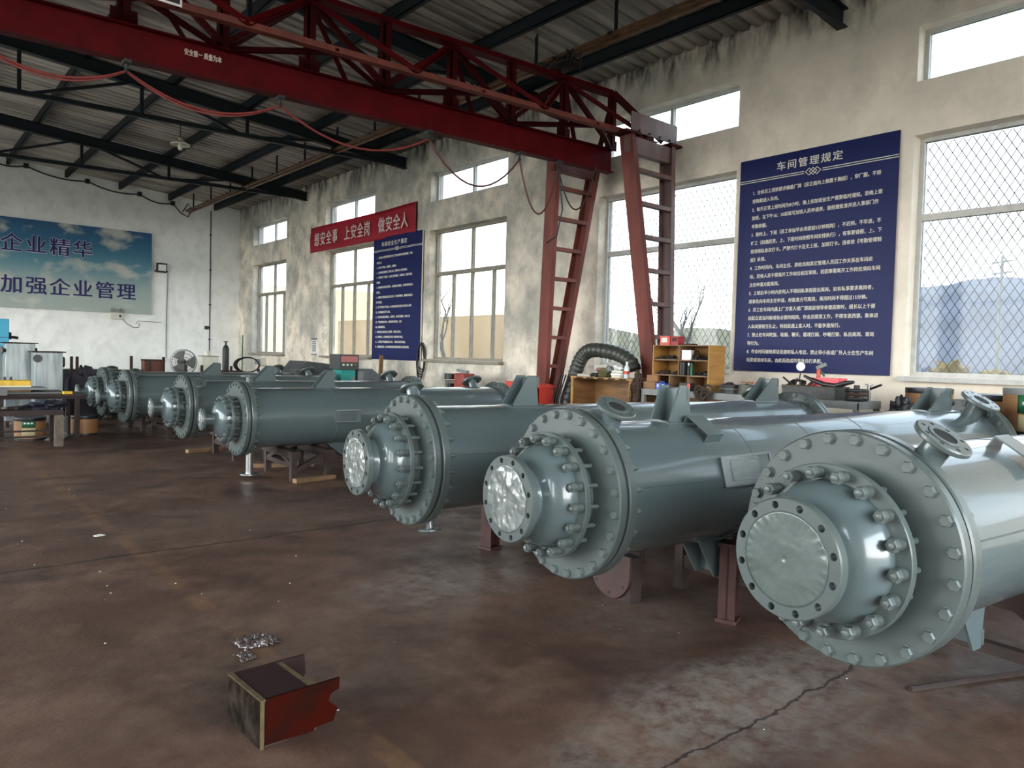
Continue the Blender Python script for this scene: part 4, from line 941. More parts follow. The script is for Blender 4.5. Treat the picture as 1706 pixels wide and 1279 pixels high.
# bright bare pipe under the fourth exchanger
bp = link('drain_pipe', None, V4); bp['label'] = 'bright steel drain pipe'
mb = MB(); mb.rod((.16,0,.35),(.16,0,.055),.040,20); mb.build('pipe', STEEL, bp)
mb = MB(); mb.lathe(ring(0,.02,.02,.10,.003), frame((.16,0,.035),(0,0,1)), 32, closed=True); mb.build('pipe_flange', STEEL, bp)

# ---------------------------------------------------------------- trestles under the exchangers
STM = mat('trestle_steel', (.040,.021,.016), .7, var=.5, scale=8)
def trestle(label, loc, rot, ztop, half=.42):
    t = thing('trestle', label, 'trestle', loc, R(rot), 'steel trestles under the heat exchangers')
    for sy in (-1, 1):
        mb = MB(); mb.span((-.032, sy*half-.032, 0), (.032, sy*half+.032, ztop)); mb.build('leg', STM, t)
        mb = MB(); mb.beam((0, sy*half, .10), (.38, sy*half, ztop-.04), .05, .05, (0,1,0)); mb.build('brace', STM, t)
        mb = MB(); mb.span((.36, sy*half-.03, 0), (.42, sy*half+.03, ztop)); mb.build('leg', STM, t)
    mb = MB(); mb.span((-.05, -half-.08, ztop-.08), (.05, half+.08, ztop)); mb.build('top_beam', STM, t)
    mb = MB(); mb.span((.34, -half-.08, ztop-.08), (.44, half+.08, ztop)); mb.build('top_beam', STM, t)
    mb = MB(); mb.span((-.025, -half, .14), (.025, half, .19)); mb.build('cross_bar', STM, t)
    for sy in (-1, 1):
        mb = MB(); mb.beam((0, sy*half, .16), (0, sy*.05, ztop-.05), .045, .045, (1,0,0)); mb.build('diagonal', STM, t)
    return t
def on_axis(v, s): return Vector(v.location)+Vector((math.cos(v.rotation_euler.z)*s, math.sin(v.rotation_euler.z)*s, 0))
for v, s, hz_, lab in ((V4, .50, .657, 'dark steel trestle under the exchanger with the steel pipe, front one'), (V4, 2.3, .657, 'dark steel trestle under the exchanger with the steel pipe, rear one'),
    (V5, .55, .666, 'dark steel trestle under the fifth exchanger from the camera, front one'), (V5, 2.3, .666, 'dark steel trestle under the fifth exchanger from the camera, rear one'),
    (V6, .55, .643, 'dark steel trestle under the far exchanger in front'), (V7, .55, .65, 'dark steel trestle under the rearmost exchanger'),
    (V3, 1.25, .749, 'dark steel trestle under the third exchanger from the camera, front one'), (V3, 2.6, .749, 'dark steel trestle under the third exchanger from the camera, rear one'),
    (V2, 1.30, .764, 'dark steel trestle under the second exchanger from the camera'), (V1, 1.25, .779, 'dark steel trestle under the nearest exchanger')):
    p = on_axis(v, s); trestle(lab, (p.x, p.y, 0), math.degrees(v.rotation_euler.z), hz_-.333, .40)
def post_block(label, x, y, rot, h, w1=.09, w2=.09):
    t = thing('support_post', label, 'post', (x, y, 0), R(rot))
    mb = MB(); mb.span((-w1/2,-.006,.02),(w1/2,.006,h-.02)); mb.span((-w1/2,-w2/2,.02),(-w1/2+.008,w2/2,h-.02)); mb.span((w1/2-.008,-w2/2,.02),(w1/2,w2/2,h-.02)); mb.build('column', RUSTM, t)
    mb = MB(); mb.span((-w1*.62,-w2*.62,0),(w1*.62,w2*.62,.02)); mb.build('base_plate', RUSTM, t)
    mb = MB(); mb.span((-w1*.62,-w2*.62,h-.02),(w1*.62,w2*.62,h)); mb.build('cap_plate', RUSTM, t)
RUSTM = mat('red_oxide_post', (.055,.017,.012), .7, var=.45, scale=7)
post_block('red oxide steel post between the two nearest exchangers', 3.52, 2.27, 20, .43)
post_block('red oxide steel post under the third exchanger behind the round end flange', 3.41, 4.20, 10, .42, .10, .10)
dp = thing('end_plate', 'rusty half-round plate leaning under the second exchanger', 'steel plate', (3.30, 2.93, 0), R(-6))
mb = MB(); mb.prism([(-.17,.27),(.17,.27)]+[(.17*math.cos(a), .17+.17*math.sin(a)-.0) for a in [-R(8*i) for i in range(0, 23)]], .016, Matrix.Rotation(R(90), 4, 'Z')); mb.build('plate', mat('plate_brown', (.06,.028,.023), .6, var=.3), dp)
for a in (-35, -90, -140):
    mb = MB(); c = (-.010, -.145*math.cos(R(a))*1, .17+.145*math.sin(R(a))); mb.rod(c, (c[0]+.004, c[1], c[2]), .009, 10); mb.build('bolt_hole_shade', HOLE_SHADE, dp)  # dark discs laid on the plate as the shade of holes
mb = MB(); mb.span((.012,-.16,0),(.10,.02,.26)); mb.build('back_block', RUSTD, dp)
# ---------------------------------------------------------------- broken wooden drawer box and litter on the open floor
bx = thing('wooden_box', 'battered open-ended wooden box with red side lying on the floor', 'box', (1.02, 2.50, 0), R(2))
W_, D_, H_ = .30, .29, .175
mb = MB(); mb.span((0,0,0),(.016,D_,H_)); mb.build('end_board', BOXBLK, bx, bev=.002)
mb = MB(); mb.prism([(.016,.012),(.20,.004),(.21,.016),(.285,.018),(.30,.065),(.262,.10),(.272,.125),(.305,.135),(.308,H_),(.016,H_)], .012, Matrix.Translation((0,.006,0))); mb.build('side_board', BOXRED, bx)
mb = MB(); mb.prism([(.016,.0),(.25,.0),(.31,.10),(.305,H_),(.016,H_)], .012, Matrix.Translation((0,D_-.006,0))); mb.build('side_board', BOXTOP, bx)
mb = MB(); mb.span((.016,.012,H_-.012),(.185,D_-.012,H_-.001)); mb.build('top_board', BOXTOP, bx, bev=.001)
for a, b in (((.185,.010,H_-.020),(.207,D_-.010,H_-.002)),((-.001,-.001,H_-.004),(.017,D_+.001,H_+.002)),((-.001,-.002,0),(.012,.004,H_-.004))): mb = MB(); mb.span(a, b); mb.build('raw_edge', PALEEDGE, bx)
mb = MB(); mb.span((.016,.012,.0),(.22,D_-.012,.010)); mb.build('bottom_board', WOODD, bx)
def crumple(name, label, loc, rx, ry, h, m, seed, cat='wrapper', kink=1.):
    def fn(u, v):
        p = Vector((u*4.2, v*4.2, seed*3.1)); a = noise.noise(p); b = noise.noise(p*2.4+Vector((5,0,0)))
        e = math.sin(PI*u)*math.sin(PI*v)
        return ((u-.5)*2*rx*(1+.35*a), (v-.5)*2*ry*(1+.35*b), max(.002, h*(.25+.8*abs(a)+.6*abs(b))*e**.5+.003))
    o = MB().grid(fn, 36, 30).build(name, m, None, loc, sharp=180); sd = o.modifiers.new('thick', 'SOLIDIFY'); sd.thickness = .001
    return tag(o, label, cat)
crumple('plastic_scrap', 'crumpled clear plastic scrap on the floor behind the wooden box', (1.38, 3.46, 0), .085, .07, .05, LITTER, 2)
crumple('plastic_scrap', 'flat clear plastic strip on the floor beside the crumpled scrap', (1.28, 3.32, 0), .035, .05, .02, LITTER, 5)
crumple('paper_scrap', 'small pale paper scrap alone on the floor at the left', (1.25, 6.10, 0), .035, .025, .012, CREAM, 8, 'paper')
crumple('paper_scrap', 'white paper scrap at the bottom edge of the view', (1.58, 1.62, 0), .03, .02, .010, WHITE, 9, 'paper')
rr = random.Random(11); mb = MB()
for i in range(110):
    x = rr.uniform(.4, 5.2); y = rr.uniform(1.3, 9); s = rr.uniform(.0015, .0042)
    mb.sphere((x, y, s*.5), s, 6, (rr.uniform(.8,2), 1, .6))
o = mb.build('grit', mat('pale_grit', (.45,.42,.38), .8)); tag(o, 'pale grit and weld spatter scattered over the floor', 'grit', kind='stuff')
mb = MB(); mb.tube([(4.6,.62,.02),(4.2,.95,.015),(3.4,1.28,.012)], .012, 6); o = mb.build('steel_rod', RUSTD); tag(o, 'thin rusty rod on the floor under the nearest exchanger', 'rod')
for i, (x, y, a, l) in enumerate(((3.62,7.5,8,.5),(3.75,8.6,-20,.7),(3.4,10.4,12,.5))):
    t = MB(); t.span((-l/2,-.04,0),(l/2,.04,.045)); o = t.build('timber_offcut', TREAD, None, (x, y, 0), bev=.003); o.rotation_euler.z = R(a)
    tag(o, ['pale timber offcut beside the trestle of the exchanger with the steel pipe','long timber offcut between the fourth and fifth exchangers','short timber offcut by the fifth exchanger'][i], 'timber')

# ---------------------------------------------------------------- steel bench along the window wall
BT = 1.07
wbn = thing('work_bench', 'long grey steel bench under the large navy board', 'bench', (7.085, 4.42, 0))
mb = MB(); mb.span((-.235,-1.28,BT-.012),(.235,1.28,BT)); mb.build('bench_top', GREYM, wbn)
mb = MB()
for x in (-.235, .225): mb.span((x,-1.28,BT-.07),(x+.01,1.28,BT-.012))
for y in (-1.28, 1.27): mb.span((-.235,y,BT-.07),(.235,y+.01,BT-.012))
mb.build('apron', GREYM, wbn)
for y in (-1.25, -.42, .42, 1.25):
    for x in (-.21, .21):
        mb = MB(); mb.span((x-.022,y-.022,0),(x+.022,y+.022,BT-.012)); mb.build('leg', GREYM, wbn)
mb = MB(); mb.span((-.22,-1.26,.30),(.22,1.26,.315)); mb.build('lower_shelf', RUSTD, wbn)
mb = MB(); mb.span((.19,.45,.32),(.21,1.24,BT-.08)); mb.build('back_panel', WOODB, wbn)
for i, (y, w_, m, lab) in enumerate(((4.05,.5,WOODB,'brown wooden crate under the bench beside the dark gap'),(4.95,.6,WOODB,'brown wooden crate under the bench below the yellow shelf'))):
    t = thing('wooden_crate', lab, 'crate', (7.06, y, .315)); 
    for z in (0., .21, .42):
        mb = MB(); mb.span((-.16,-w_/2,z),(-.145,w_/2,z+.17)); mb.span((.145,-w_/2,z),(.16,w_/2,z+.17)); mb.span((-.145,-w_/2,z),(.145,-w_/2+.015,z+.17)); mb.span((-.145,w_/2-.015,z),(.145,w_/2,z+.17)); mb.build('slat_course', m, t)
    for sx_ in (-.13,.13):
        for sy in (-1,1): mb = MB(); mb.span((sx_-.012,sy*(w_/2-.03)-.012,0),(sx_+.012,sy*(w_/2-.03)+.012,.59)); mb.build('corner_post', m, t)
mb = MB(); pts = [(0, .14*math.cos(2*PI*i/24), .14*math.sin(2*PI*i/24)) for i in range(25)]; mb.tube(pts, .011, 6)
o = mb.build('steel_hoop', RUST, None, (6.93, 3.66, .47)); tag(o, 'rusty hoop standing under the bench', 'hoop')

# yellow pigeon-hole shelf
sh = thing('pigeonhole_shelf', 'yellow board pigeonhole shelf full of tools standing on the bench', 'shelf', (7.13, 5.25, BT), R(0))
hw, dp_, ht = .385, .15, .515
for sy in (-1, 1):
    mb = MB(); mb.span((-dp_, sy*hw-.008, 0), (dp_, sy*hw+.008, ht)); mb.build('side_panel', WOOD, sh)
mb = MB(); mb.span((dp_-.008,-hw,0),(dp_,hw,ht)); mb.build('back_panel', WOOD, sh)
for z in (.0, .16, .335, ht-.012):
    mb = MB(); mb.span((-dp_,-hw+.008,z),(dp_-.008,hw-.008,z+.012)); mb.build('shelf_board', TREAD if z else WOODB, sh)
for y, z0, z1 in ((.02,.172,.335),(.02,.347,.503),(.14,.012,.16),(-.12,.012,.16)):
    mb = MB(); mb.span((-dp_,y-.007,z0),(dp_-.008,y+.007,z1)); mb.build('divider', TREAD, sh)
def heap(name, label, cat, loc, rx, ry, rz, m, seed, n=16, jit=.8):
    o = MB().sphere((0,0,rz*.85), 1., n, (rx, ry, rz), jit, seed).build(name, m, None, loc, sharp=60); return tag(o, label, cat)
def heap_bits(name, label, cat, loc, rx, ry, m, seed, n=14, s=.03):
    # a little pile of fittings: rods, rings and lumps lying on a tray
    rr = random.Random(seed); t = thing(name, label, cat, loc)
    mb = MB(); mb.span((-rx,-ry,0),(rx,ry,.006)); mb.build('tray', BLACKM, t)
    for i in range(n):
        x, y = rr.uniform(-rx,rx)*.8, rr.uniform(-ry,ry)*.85; k = rr.random(); mb = MB(); z = .006+s*.5*rr.uniform(.5,1.6)
        if k < .5: d = Vector((rr.uniform(-1,1), rr.uniform(-1,1), rr.uniform(-.15,.3)))*s; mb.rod(Vector((x,y,z))-d, Vector((x,y,z))+d, s*.22, 7)
        elif k < .8: mb.lathe(ring(-s*.2,s*.2,s*.35,s*.7,.001), frame((x,y,z),(rr.uniform(-1,1),rr.uniform(-1,1),rr.uniform(.2,1))), 14, closed=True)
        else: mb.lathe([(-s*.3,s*.5),(s*.3,s*.5)], frame((x,y,z),(rr.uniform(-1,1),rr.uniform(-1,1),.4)), 6)
        mb.build('fitting', m, t)
    return t
heap_bits('tool_pile', 'dark tools on the upper left pigeonhole', 'tools', (7.06, 5.45, BT+.347), .08, .15, BLACKM, 1, 10, .035)
heap_bits('tool_pile', 'black fittings on the upper right pigeonhole', 'tools', (7.06, 4.99, BT+.347), .08, .10, BLACK, 2, 12, .035)
heap_bits('tool_pile', 'rusty fittings on the middle left pigeonhole', 'tools', (7.06, 5.45, BT+.172), .08, .15, RUST, 3, 14, .035)
heap_bits('tool_pile', 'black fittings on the middle right pigeonhole', 'tools', (7.06, 5.00, BT+.172), .08, .11, BLACKM, 4, 14, .035)
heap_bits('tool_pile', 'dark fittings in the lowest left pigeonhole', 'tools', (7.06, 5.50, BT+.012), .08, .10, BLACKM, 5, 10, .03)
def carton(name, label, loc, d, m, rz=0, faces=(), cat='box'):
    t = thing(name, label, cat, loc, R(rz)); x, y, z = d
    mb = MB(); mb.span((-x/2,-y/2,0),(x/2,y/2,z)); mb.build('body', m, t, bev=.003)
    mb = MB(); mb.span((-x/2-.001,-y/2-.001,z*.86),(x/2+.001,y/2+.001,z+.002)); mb.build('lid', m, t, bev=.002)
    for (nm, mm, a, b, c_, e_) in faces: mb = MB(); mb.span((-x/2-.003,a,c_),(-x/2,b,e_)); mb.build(nm, mm, t)
    return t
carton('white_carton', 'small white carton in the upper right pigeonhole', (7.04, 5.19, BT+.347), (.06,.12,.11), WHITE, 4, cat='carton')
mb = MB(); mb.tube([(7.05+.05*math.sin(a)*.3, 5.085+.035*math.cos(a), BT+.405+.045*math.sin(a)) for a in [2*PI*i/20 for i in range(21)]], .010, 7); o = mb.build('cable_loop', BLACK); tag(o, 'black cable loop behind the small white carton', 'cable')
for i, (y, m, h, lab) in enumerate(((5.235,BLACKM,.145,'black binder upright in the middle pigeonhole'),(5.20,BLACKM,.150,'second black binder upright beside the spray can'))):
    mb = MB(); mb.span((-.08,-.014,0),(.08,.014,h)); o = mb.build('binder', m, None, (7.06, y, BT+.172), bev=.003); tag(o, lab, 'binder')
for i, (y, m, lab) in enumerate(((5.155, WHITE,'white-topped spray can in the middle pigeonhole'),(5.115, GREENL,'dark green spray can in the middle pigeonhole'))):
    t = thing('spray_can', lab, 'can', (7.02, y, BT+.172)); mb = MB(); mb.lathe([(0,.016),(.10,.016),(.112,.010)], frame((0,0,0),(0,0,1)), 16); mb.build('body', BLACKM if i == 0 else GREENL, t)
    mb = MB(); mb.lathe([(.112,.011),(.142,.011)], frame((0,0,0),(0,0,1)), 12); mb.build('cap', m, t)
carton('red_carton', 'bright red carton with pale label on top of the yellow shelf', (7.09, 5.52, BT+ht), (.11,.14,.105), REDB, 2, (('pale_label', SIGNT, -.035, .045, .03, .085),), 'carton')
carton('red_carton', 'dark red carton with a row of slots beside the bright red one', (7.10, 5.385, BT+ht), (.11,.11,.10), mat('dark_red_card', (.30,.03,.03), .5), -3, tuple(('slot', HOLE_SHADE, -.04+.02*k, -.03+.02*k, .045, .085) for k in range(4)), 'carton')
mb = MB(); mb.span((-.05,-.09,0),(.05,.09,.018)); o = mb.build('brown_board', RUST, None, (7.09, 5.22, BT+ht), bev=.002); tag(o, 'flat brown board on top of the yellow shelf', 'board')
t = carton('blue_tool_case', 'blue plastic tool case on the bench below the shelf', (6.905, 5.43, BT), (.07,.13,.07), BLUEB, 0, (('latch', WHITE, -.045, -.025, .03, .06), ('latch', WHITE, .025, .045, .03, .06)), 'tool case')
mb = MB(); mb.tube([(0,-.03,.07),(0,-.03,.09),(0,.03,.09),(0,.03,.07)], .006, 6); mb.build('handle', BLUEB, t)
t = carton('black_charger', 'black charger with red end and dials on the bench', (6.91, 5.09, BT), (.08,.15,.09), BLACKM, 0, (('dial', GREYM, -.01, .02, .03, .06),('dial', GREYM, .035, .06, .03, .06),('red_end', REDB, -.075, -.035, .0, .085)), 'charger')
carton('cardboard_box', 'brown cardboard box tipped on the wooden block at the bench end', (6.95, 5.60, BT+.085), (.10,.13,.075), mat('kraft_card', (.30,.15,.065), .8, var=.2), 24, cat='box')
mb = MB(); mb.span((-.07,-.09,0),(.07,.09,.085)); o = mb.build('wooden_block', WOODB, None, (6.95, 5.60, BT), bev=.003); tag(o, 'brown wooden block on the end of the bench beside hanging rags', 'block')
hcoil = thing('rusty_chain', 'dark brown rope coils draped over the bench edge', 'rope', (6.87, 4.80, BT))
rr = random.Random(21)
for k in range(6):
    mb = MB(); cy = rr.uniform(-.07,.08); cz = rr.uniform(-.05,.03); r_ = rr.uniform(.045,.075); x = -.05-.006*k
    mb.tube([(x+.012*math.sin(3*a), cy+r_*math.cos(a), cz+.02+r_*.9*math.sin(a)) for a in [2*PI*i/18 for i in range(19)]], .013, 7); mb.build('coil', mat('brown_rope', (.06,.04,.028), .85, var=.5, scale=40) if k == 0 else bpy.data.materials['brown_rope'], hcoil)
bs = thing('steel_basin', 'galvanised steel basin heaped with dark chain on the bench', 'basin', (7.10, 4.66, BT))
mb = MB(); mb.lathe([(0,.001),(0,.095),(.085,.112),(.092,.118),(.09,.108),(.01,.09),(.01,.001)], frame((0,0,0),(0,0,1)), 32, caps=False); mb.build('bowl', STEEL, bs)
mb = MB(); mb.lathe(ring(.04,.05,.102,.107,.001), frame((0,0,0),(0,0,1)), 32, closed=True); mb.build('band', GREYM, bs)
rr = random.Random(5)
o = thing('chain_heap', 'dark rusty chain heaped in the steel basin', 'chain', (7.10, 4.66, BT+.01))
for i in range(26):
    mb = MB(); a = rr.uniform(0,6.28); q = rr.uniform(0,.075); c = (q*math.cos(a), q*math.sin(a), .06+.035*(1-q/.09)+rr.uniform(-.01,.01))
    mb.lathe(ring(-.005,.005,.009,.019,.001), frame(c, (rr.uniform(-1,1),rr.uniform(-1,1),rr.uniform(-.6,1))), 10, closed=True); mb.build('chain_link', RUSTD, o)
mb = MB(); mb.lathe([(0,.0),(0,.085),(.10,.085),(.105,.02),(.115,.0)], frame((0,0,0),(0,0,1)), 20); o = mb.build('metal_pot', mat('olive_tin', (.10,.10,.075), .5, var=.3), None, (7.06, 4.43, BT)); tag(o, 'dull olive lidded tin on the bench beside the basin', 'tin')
o = carton('cardboard_box', 'opened tan cardboard flap lying on the olive tin', (7.06, 4.42, BT+.116), (.10,.13,.012), bpy.data.materials['kraft_card'], 30, cat='cardboard')
bt = thing('spray_bottle', 'pink and white spray bottle on the bench', 'bottle', (6.98, 4.27, BT)); mb = MB(); mb.lathe([(0,.0),(0,.028),(.07,.028),(.095,.012),(.115,.012)], frame((0,0,0),(0,0,1)), 16); mb.build('body', WHITE, bt)
mb = MB(); mb.span((-.014,-.012,.115),(.03,.012,.14)); mb.build('nozzle', PINK, bt); mb = MB(); mb.lathe([(.015,.0285),(.06,.0285)], frame((0,0,0),(0,0,1)), 16); mb.build('label', PINK, bt)
carton('white_carton', 'tall white carton standing at the left end of the steel tray', (7.0, 4.10, BT), (.09,.10,.17), WHITE, 5, (('red_print', REDB, -.03, .0, .03, .05), ('grey_print', GREYM, -.02, .02, .10, .13)), 'carton')
tr = thing('steel_tray', 'long dark steel tray on the bench holding scooter parts', 'tray', (7.05, 3.66, BT))
for a, b in (((-.15,-.27,0),(.15,.27,.008)),((-.15,-.27,.008),(-.142,.27,.125)),((.142,-.27,.008),(.15,.27,.125)),((-.142,-.27,.008),(.142,-.262,.125)),((-.142,.262,.008),(.142,.27,.125))):
    mb = MB(); mb.span(a, b); mb.build('side', mat('scuffed_steel', (.035,.037,.035), .5, var=.5, scale=14) if 'scuffed_steel' not in bpy.data.materials else bpy.data.materials['scuffed_steel'], tr)
mb = MB(); mb.span((-.155,-.275,.118),(-.149,.275,.127)); mb.span((-.155,-.275,0),(-.149,.275,.007)); mb.build('rim', PALEEDGE, tr)
hb = thing('scooter_handlebar', 'tangled scooter handlebar with round mirror on the steel tray', 'handlebar', (7.04, 3.84, BT+.01))
mb = MB(); mb.tube([(0,.10,.13),(0,.05,.16),(.0,-.02,.16),(.0,-.08,.15)], .012, 8); mb.build('bar', BLACKM, hb)
mb = MB(); mb.tube([(0,-.01,.16),(0,-.02,.22),(-.01,-.03,.27)], .006, 6); mb.build('mirror_stem', BLACKM, hb)
mb = MB(); mb.lathe([(0,.0),(0,.042),(.008,.044),(.016,.03),(.018,0)], frame((-.02,-.03,.30),(1,.1,0)), 28); mb.build('mirror', mat('mirror_face', (.80,.84,.70), .25), hb)
rr = random.Random(9)
for k in range(9):
    mb = MB(); p = Vector((rr.uniform(-.06,.06), rr.uniform(-.12,.16), .02)); mb.tube([p, p+Vector((rr.uniform(-.03,.03), rr.uniform(-.05,.05), .07)), p+Vector((rr.uniform(-.04,.04), rr.uniform(-.09,.09), rr.uniform(.10,.17)))], rr.uniform(.008,.016), 7); mb.build('cable', BLACK if k % 3 else RUST, hb)
cr_ = thing('red_crate', 'pinkish red plastic crate standing in the steel tray', 'crate', (7.10, 3.56, BT+.009))
for a, b in (((-.08,-.14,0),(.08,.14,.19)),):
    mb = MB(); mb.span((-.08,-.14,0),(.08,.14,.008)); mb.span((-.08,-.14,.008),(-.074,.14,.195)); mb.span((.074,-.14,.008),(.08,.14,.195)); mb.span((-.074,-.14,.008),(.074,-.134,.195)); mb.span((-.074,.134,.008),(.074,.14,.195)); mb.build('body', PINK, cr_, bev=.002)
mb = MB(); mb.span((-.088,-.148,.183),(-.08,.148,.197)); mb.span((.08,-.148,.183),(.088,.148,.197)); mb.build('rim', PINK, cr_)
st_ = thing('scooter_saddle', 'long black scooter seat lying over the red crate', 'seat', (6.985, 3.45, BT+.135))
mb = MB(); mb.tube([(0,.30,.085),(0,.22,.05),(0,.10,.01),(0,-.02,.0),(0,-.12,.03),(0,-.20,.045)], .022, 10, rf=lambda i: (.012,.018,.022,.024,.026,.014)[i]); mb.build('cushion', BLACK, st_)
mb = MB(); mb.tube([(.02,.16,.02),(.02,0,-.02),(.02,-.1,.0)], .008, 6); mb.build('seat_rail', GREYM, st_)
ph = thing('hand_pump', 'red and grey hand tool standing upright in the red crate', 'tool', (7.10, 3.66, BT+.018))
mb = MB(); mb.lathe([(0,.018),(.19,.018),(.25,.022),(.27,.015)], frame((0,0,0),(0,0,1)), 14); mb.build('body', REDB, ph)
mb = MB(); mb.beam((0,.02,.28),(0,-.07,.32), .03, .035, (0,0,1)); mb.build('grip', GREYM, ph); mb = MB(); mb.tube([(0,-.02,.25),(0,-.05,.22),(0,-.06,.20)], .010, 6); mb.build('trigger', GREENL, ph)
pw = thing('pulley_wheel', 'stack of dark rusty pulley discs on the end of the bench', 'pulley', (7.02, 3.24, BT))
for k in range(3):
    mb = MB(); mb.lathe([(0,.03),(0,.092),(.012,.100),(.024,.100),(.036,.092),(.036,.03)], frame((0,0,.004+.038*k),(.03,.02,1)), 36, closed=True); mb.build('disc', RUST if k % 2 else BLACKM, pw)
mb = MB(); mb.rod((0,0,0),(0,0,.15),.026,12); mb.build('hub', BLACKM, pw)
vl = thing('stop_valve', 'small valve with black handle standing at the bench corner', 'valve', (7.20, 3.205, BT))
mb = MB(); mb.rod((0,0,0),(0,0,.15),.018,10); mb.lathe(ring(0,.012,.015,.035,.002), frame((0,0,.15),(0,0,1)), 16, closed=True); mb.build('body', STEEL, vl); mb = MB(); mb.rod((0,0,.11),(-.04,-.13,.16),.011,8); mb.build('handle', BLACK, vl)
lc = thing('low_crate', 'low board crate of old clothes between the bench and the drums', 'crate', (7.05, 2.88, 0))
for a, b in (((-.22,-.20,.78),(.22,.20,.80)),((-.22,-.20,.80),(-.205,.20,.90)),((.205,-.20,.80),(.22,.20,.90)),((-.205,-.20,.80),(.205,-.185,.90)),((-.205,.185,.80),(.205,.20,.90))): mb = MB(); mb.span(a, b); mb.build('board', TREAD, lc)
for sx_ in (-.19,.19):
    for sy in (-.17,.17): mb = MB(); mb.span((lc.location.x*0+sx_-.02, sy-.02, 0),(sx_+.02, sy+.02, .78)); mb.build('leg', WOODB, lc)
heap('cloth_heap', 'grey olive old clothes heaped in the low crate', 'cloth', (7.02, 2.93, .80), .16, .13, .10, RAGG, 3, 30, .6)
heap('cloth_heap', 'black jacket heaped at the back of the low crate', 'cloth', (7.14, 2.88, .84), .10, .10, .15, BLACK, 6, 30, .55)
heap('cloth_heap', 'orange cloth bundle at the right of the low crate', 'cloth', (6.98, 2.755, .80), .09, .06, .09, ORANGE, 8, 20, .8)

# ---------------------------------------------------------------- open board cabinet with duct and bottle
cb2 = thing('board_cabinet', 'open-fronted brown board cabinet with cluttered top between gantry legs', 'cabinet', (7.08, 6.35, 0))
hw = .50
for sy in (-1, 1): mb = MB(); mb.span((-.22, sy*hw-.010, 0), (.22, sy*hw+.010, 1.15)); mb.build('side_panel', WOODB, cb2)
mb = MB(); mb.span((.205,-hw,0),(.22,hw,1.15)); mb.build('back_panel', WOODB, cb2)
for z in (.06, .55): mb = MB(); mb.span((-.21,-hw+.01,z),(.205,hw-.01,z+.015)); mb.build('shelf_board', WOODB, cb2)
mb = MB(); mb.span((-.23,-hw-.02,1.15),(.23,hw+.02,1.175)); mb.build('top_board', WOOD, cb2)
for k in range(5): mb = MB(); mb.span((-.236,-.42+.18*k,1.152),(-.229,-.31+.18*k,1.168)); mb.build('dark_slot', HOLE_SHADE, cb2)
mb = MB(); mb.span((-.235,-hw-.005,0),(-.22,-hw+.03,1.15)); mb.span((-.235,hw-.03,0),(-.22,hw+.005,1.15)); mb.build('front_stile', WOOD, cb2)
dc = thing('flexible_duct', 'thick black flexible duct arching over the board cabinet', 'duct', (7.16, 7.2, 0))
path = [(.04,-1.07,1.29),(.04,-1.02,1.38),(.04,-.86,1.46),(.04,-.62,1.505),(.04,-.38,1.515),(.04,-.24,1.47),(.03,-.15,1.36),(.02,-.08,1.18),(.0,-.02,.95),(-.02,.03,.70),(-.04,.06,.40),(-.04,.08,.02)]
def smooth(p, n=6):
    q = []; p = [Vector(x) for x in p]
    for i in range(len(p)-1):
        a, b, c, d = p[max(i-1,0)], p[i], p[i+1], p[min(i+2,len(p)-1)]
        for k in range(n):
            t = k/n; q.append(.5*((2*b)+(-a+c)*t+(2*a-5*b+4*c-d)*t*t+(-a+3*b-3*c+d)*t**3))
    return q+[p[-1]]
sp_ = smooth(path, 14); mb = MB(); mb.tube(sp_, .095, 20, rf=lambda i: .094+.005*math.sin(i*1.25)); mb.build('hose', DUCT, dc)
mb = MB(); mb.lathe(ring(-.03,.03,.090,.104,.004), frame(sp_[2], sp_[3]-sp_[2]), 28, closed=True); mb.build('clamp_ring', BLACKM, dc)
for k in range(4):
    mb = MB(); mb.tube([(-.12-.02*k,-.10+.03*k,1.18),(-.14,.02+.04*k,.85),(-.12,.05+.05*k,.5),(-.1,.06+.05*k,.03)], .011, 6); mb.build('tied_cable', BLACK, dc)
wb_ = thing('water_bottle', 'clear plastic water bottle with red label on the board cabinet', 'bottle', (6.96, 6.02, 1.175))
BOT = mat('clear_bottle', (.62,.70,.70), .12, coat=.4)
mb = MB(); mb.lathe([(0,.0),(0,.030),(.012,.033),(.12,.033),(.155,.018),(.17,.013),(.182,.013)], frame((0,0,0),(0,0,1)), 20); mb.build('body', BOT, wb_)
mb = MB(); mb.lathe([(.05,.0335),(.09,.0335)], frame((0,0,0),(0,0,1)), 20); mb.build('label', REDB, wb_); mb = MB(); mb.lathe([(.182,.015),(.202,.015)], frame((0,0,0),(0,0,1)), 14); mb.build('cap', WHITE, wb_)
for i, (y, z, m, lab) in enumerate(((6.14,0,CREAM,'white paper stack at the bottom of the pile beside the water bottle'),(6.15,.03,WHITE,'white carton on the paper pile beside the water bottle'),(6.14,.062,CREAM,'top white packet of the pile beside the water bottle'))):
    mb = MB(); mb.span((-.08,-.085,0),(.08,.075,.028)); o = mb.build('paper_packet', m, None, (6.98, y, 1.175+z), bev=.003); o.rotation_euler.z = R(6*i-6); tag(o, lab, 'packet', 'packets on the board cabinet')
heap('work_glove', 'crumpled white work glove on top of the packets', 'glove', (6.98, 6.16, 1.267), .06, .07, .03, WHITE, 12, 18, .9)
heap('cloth_bundle', 'olive cloth bundle in the middle of the cabinet top', 'cloth', (6.98, 6.36, 1.175), .09, .11, .05, mat('olive_cloth', (.17,.16,.06), .85, var=.5, bump=.4, scale=20), 14, 22, .9)
heap('cloth_bundle', 'grey cap on the olive cloth bundle', 'cap', (6.96, 6.30, 1.245), .05, .055, .035, GREYM, 15, 18, .6)
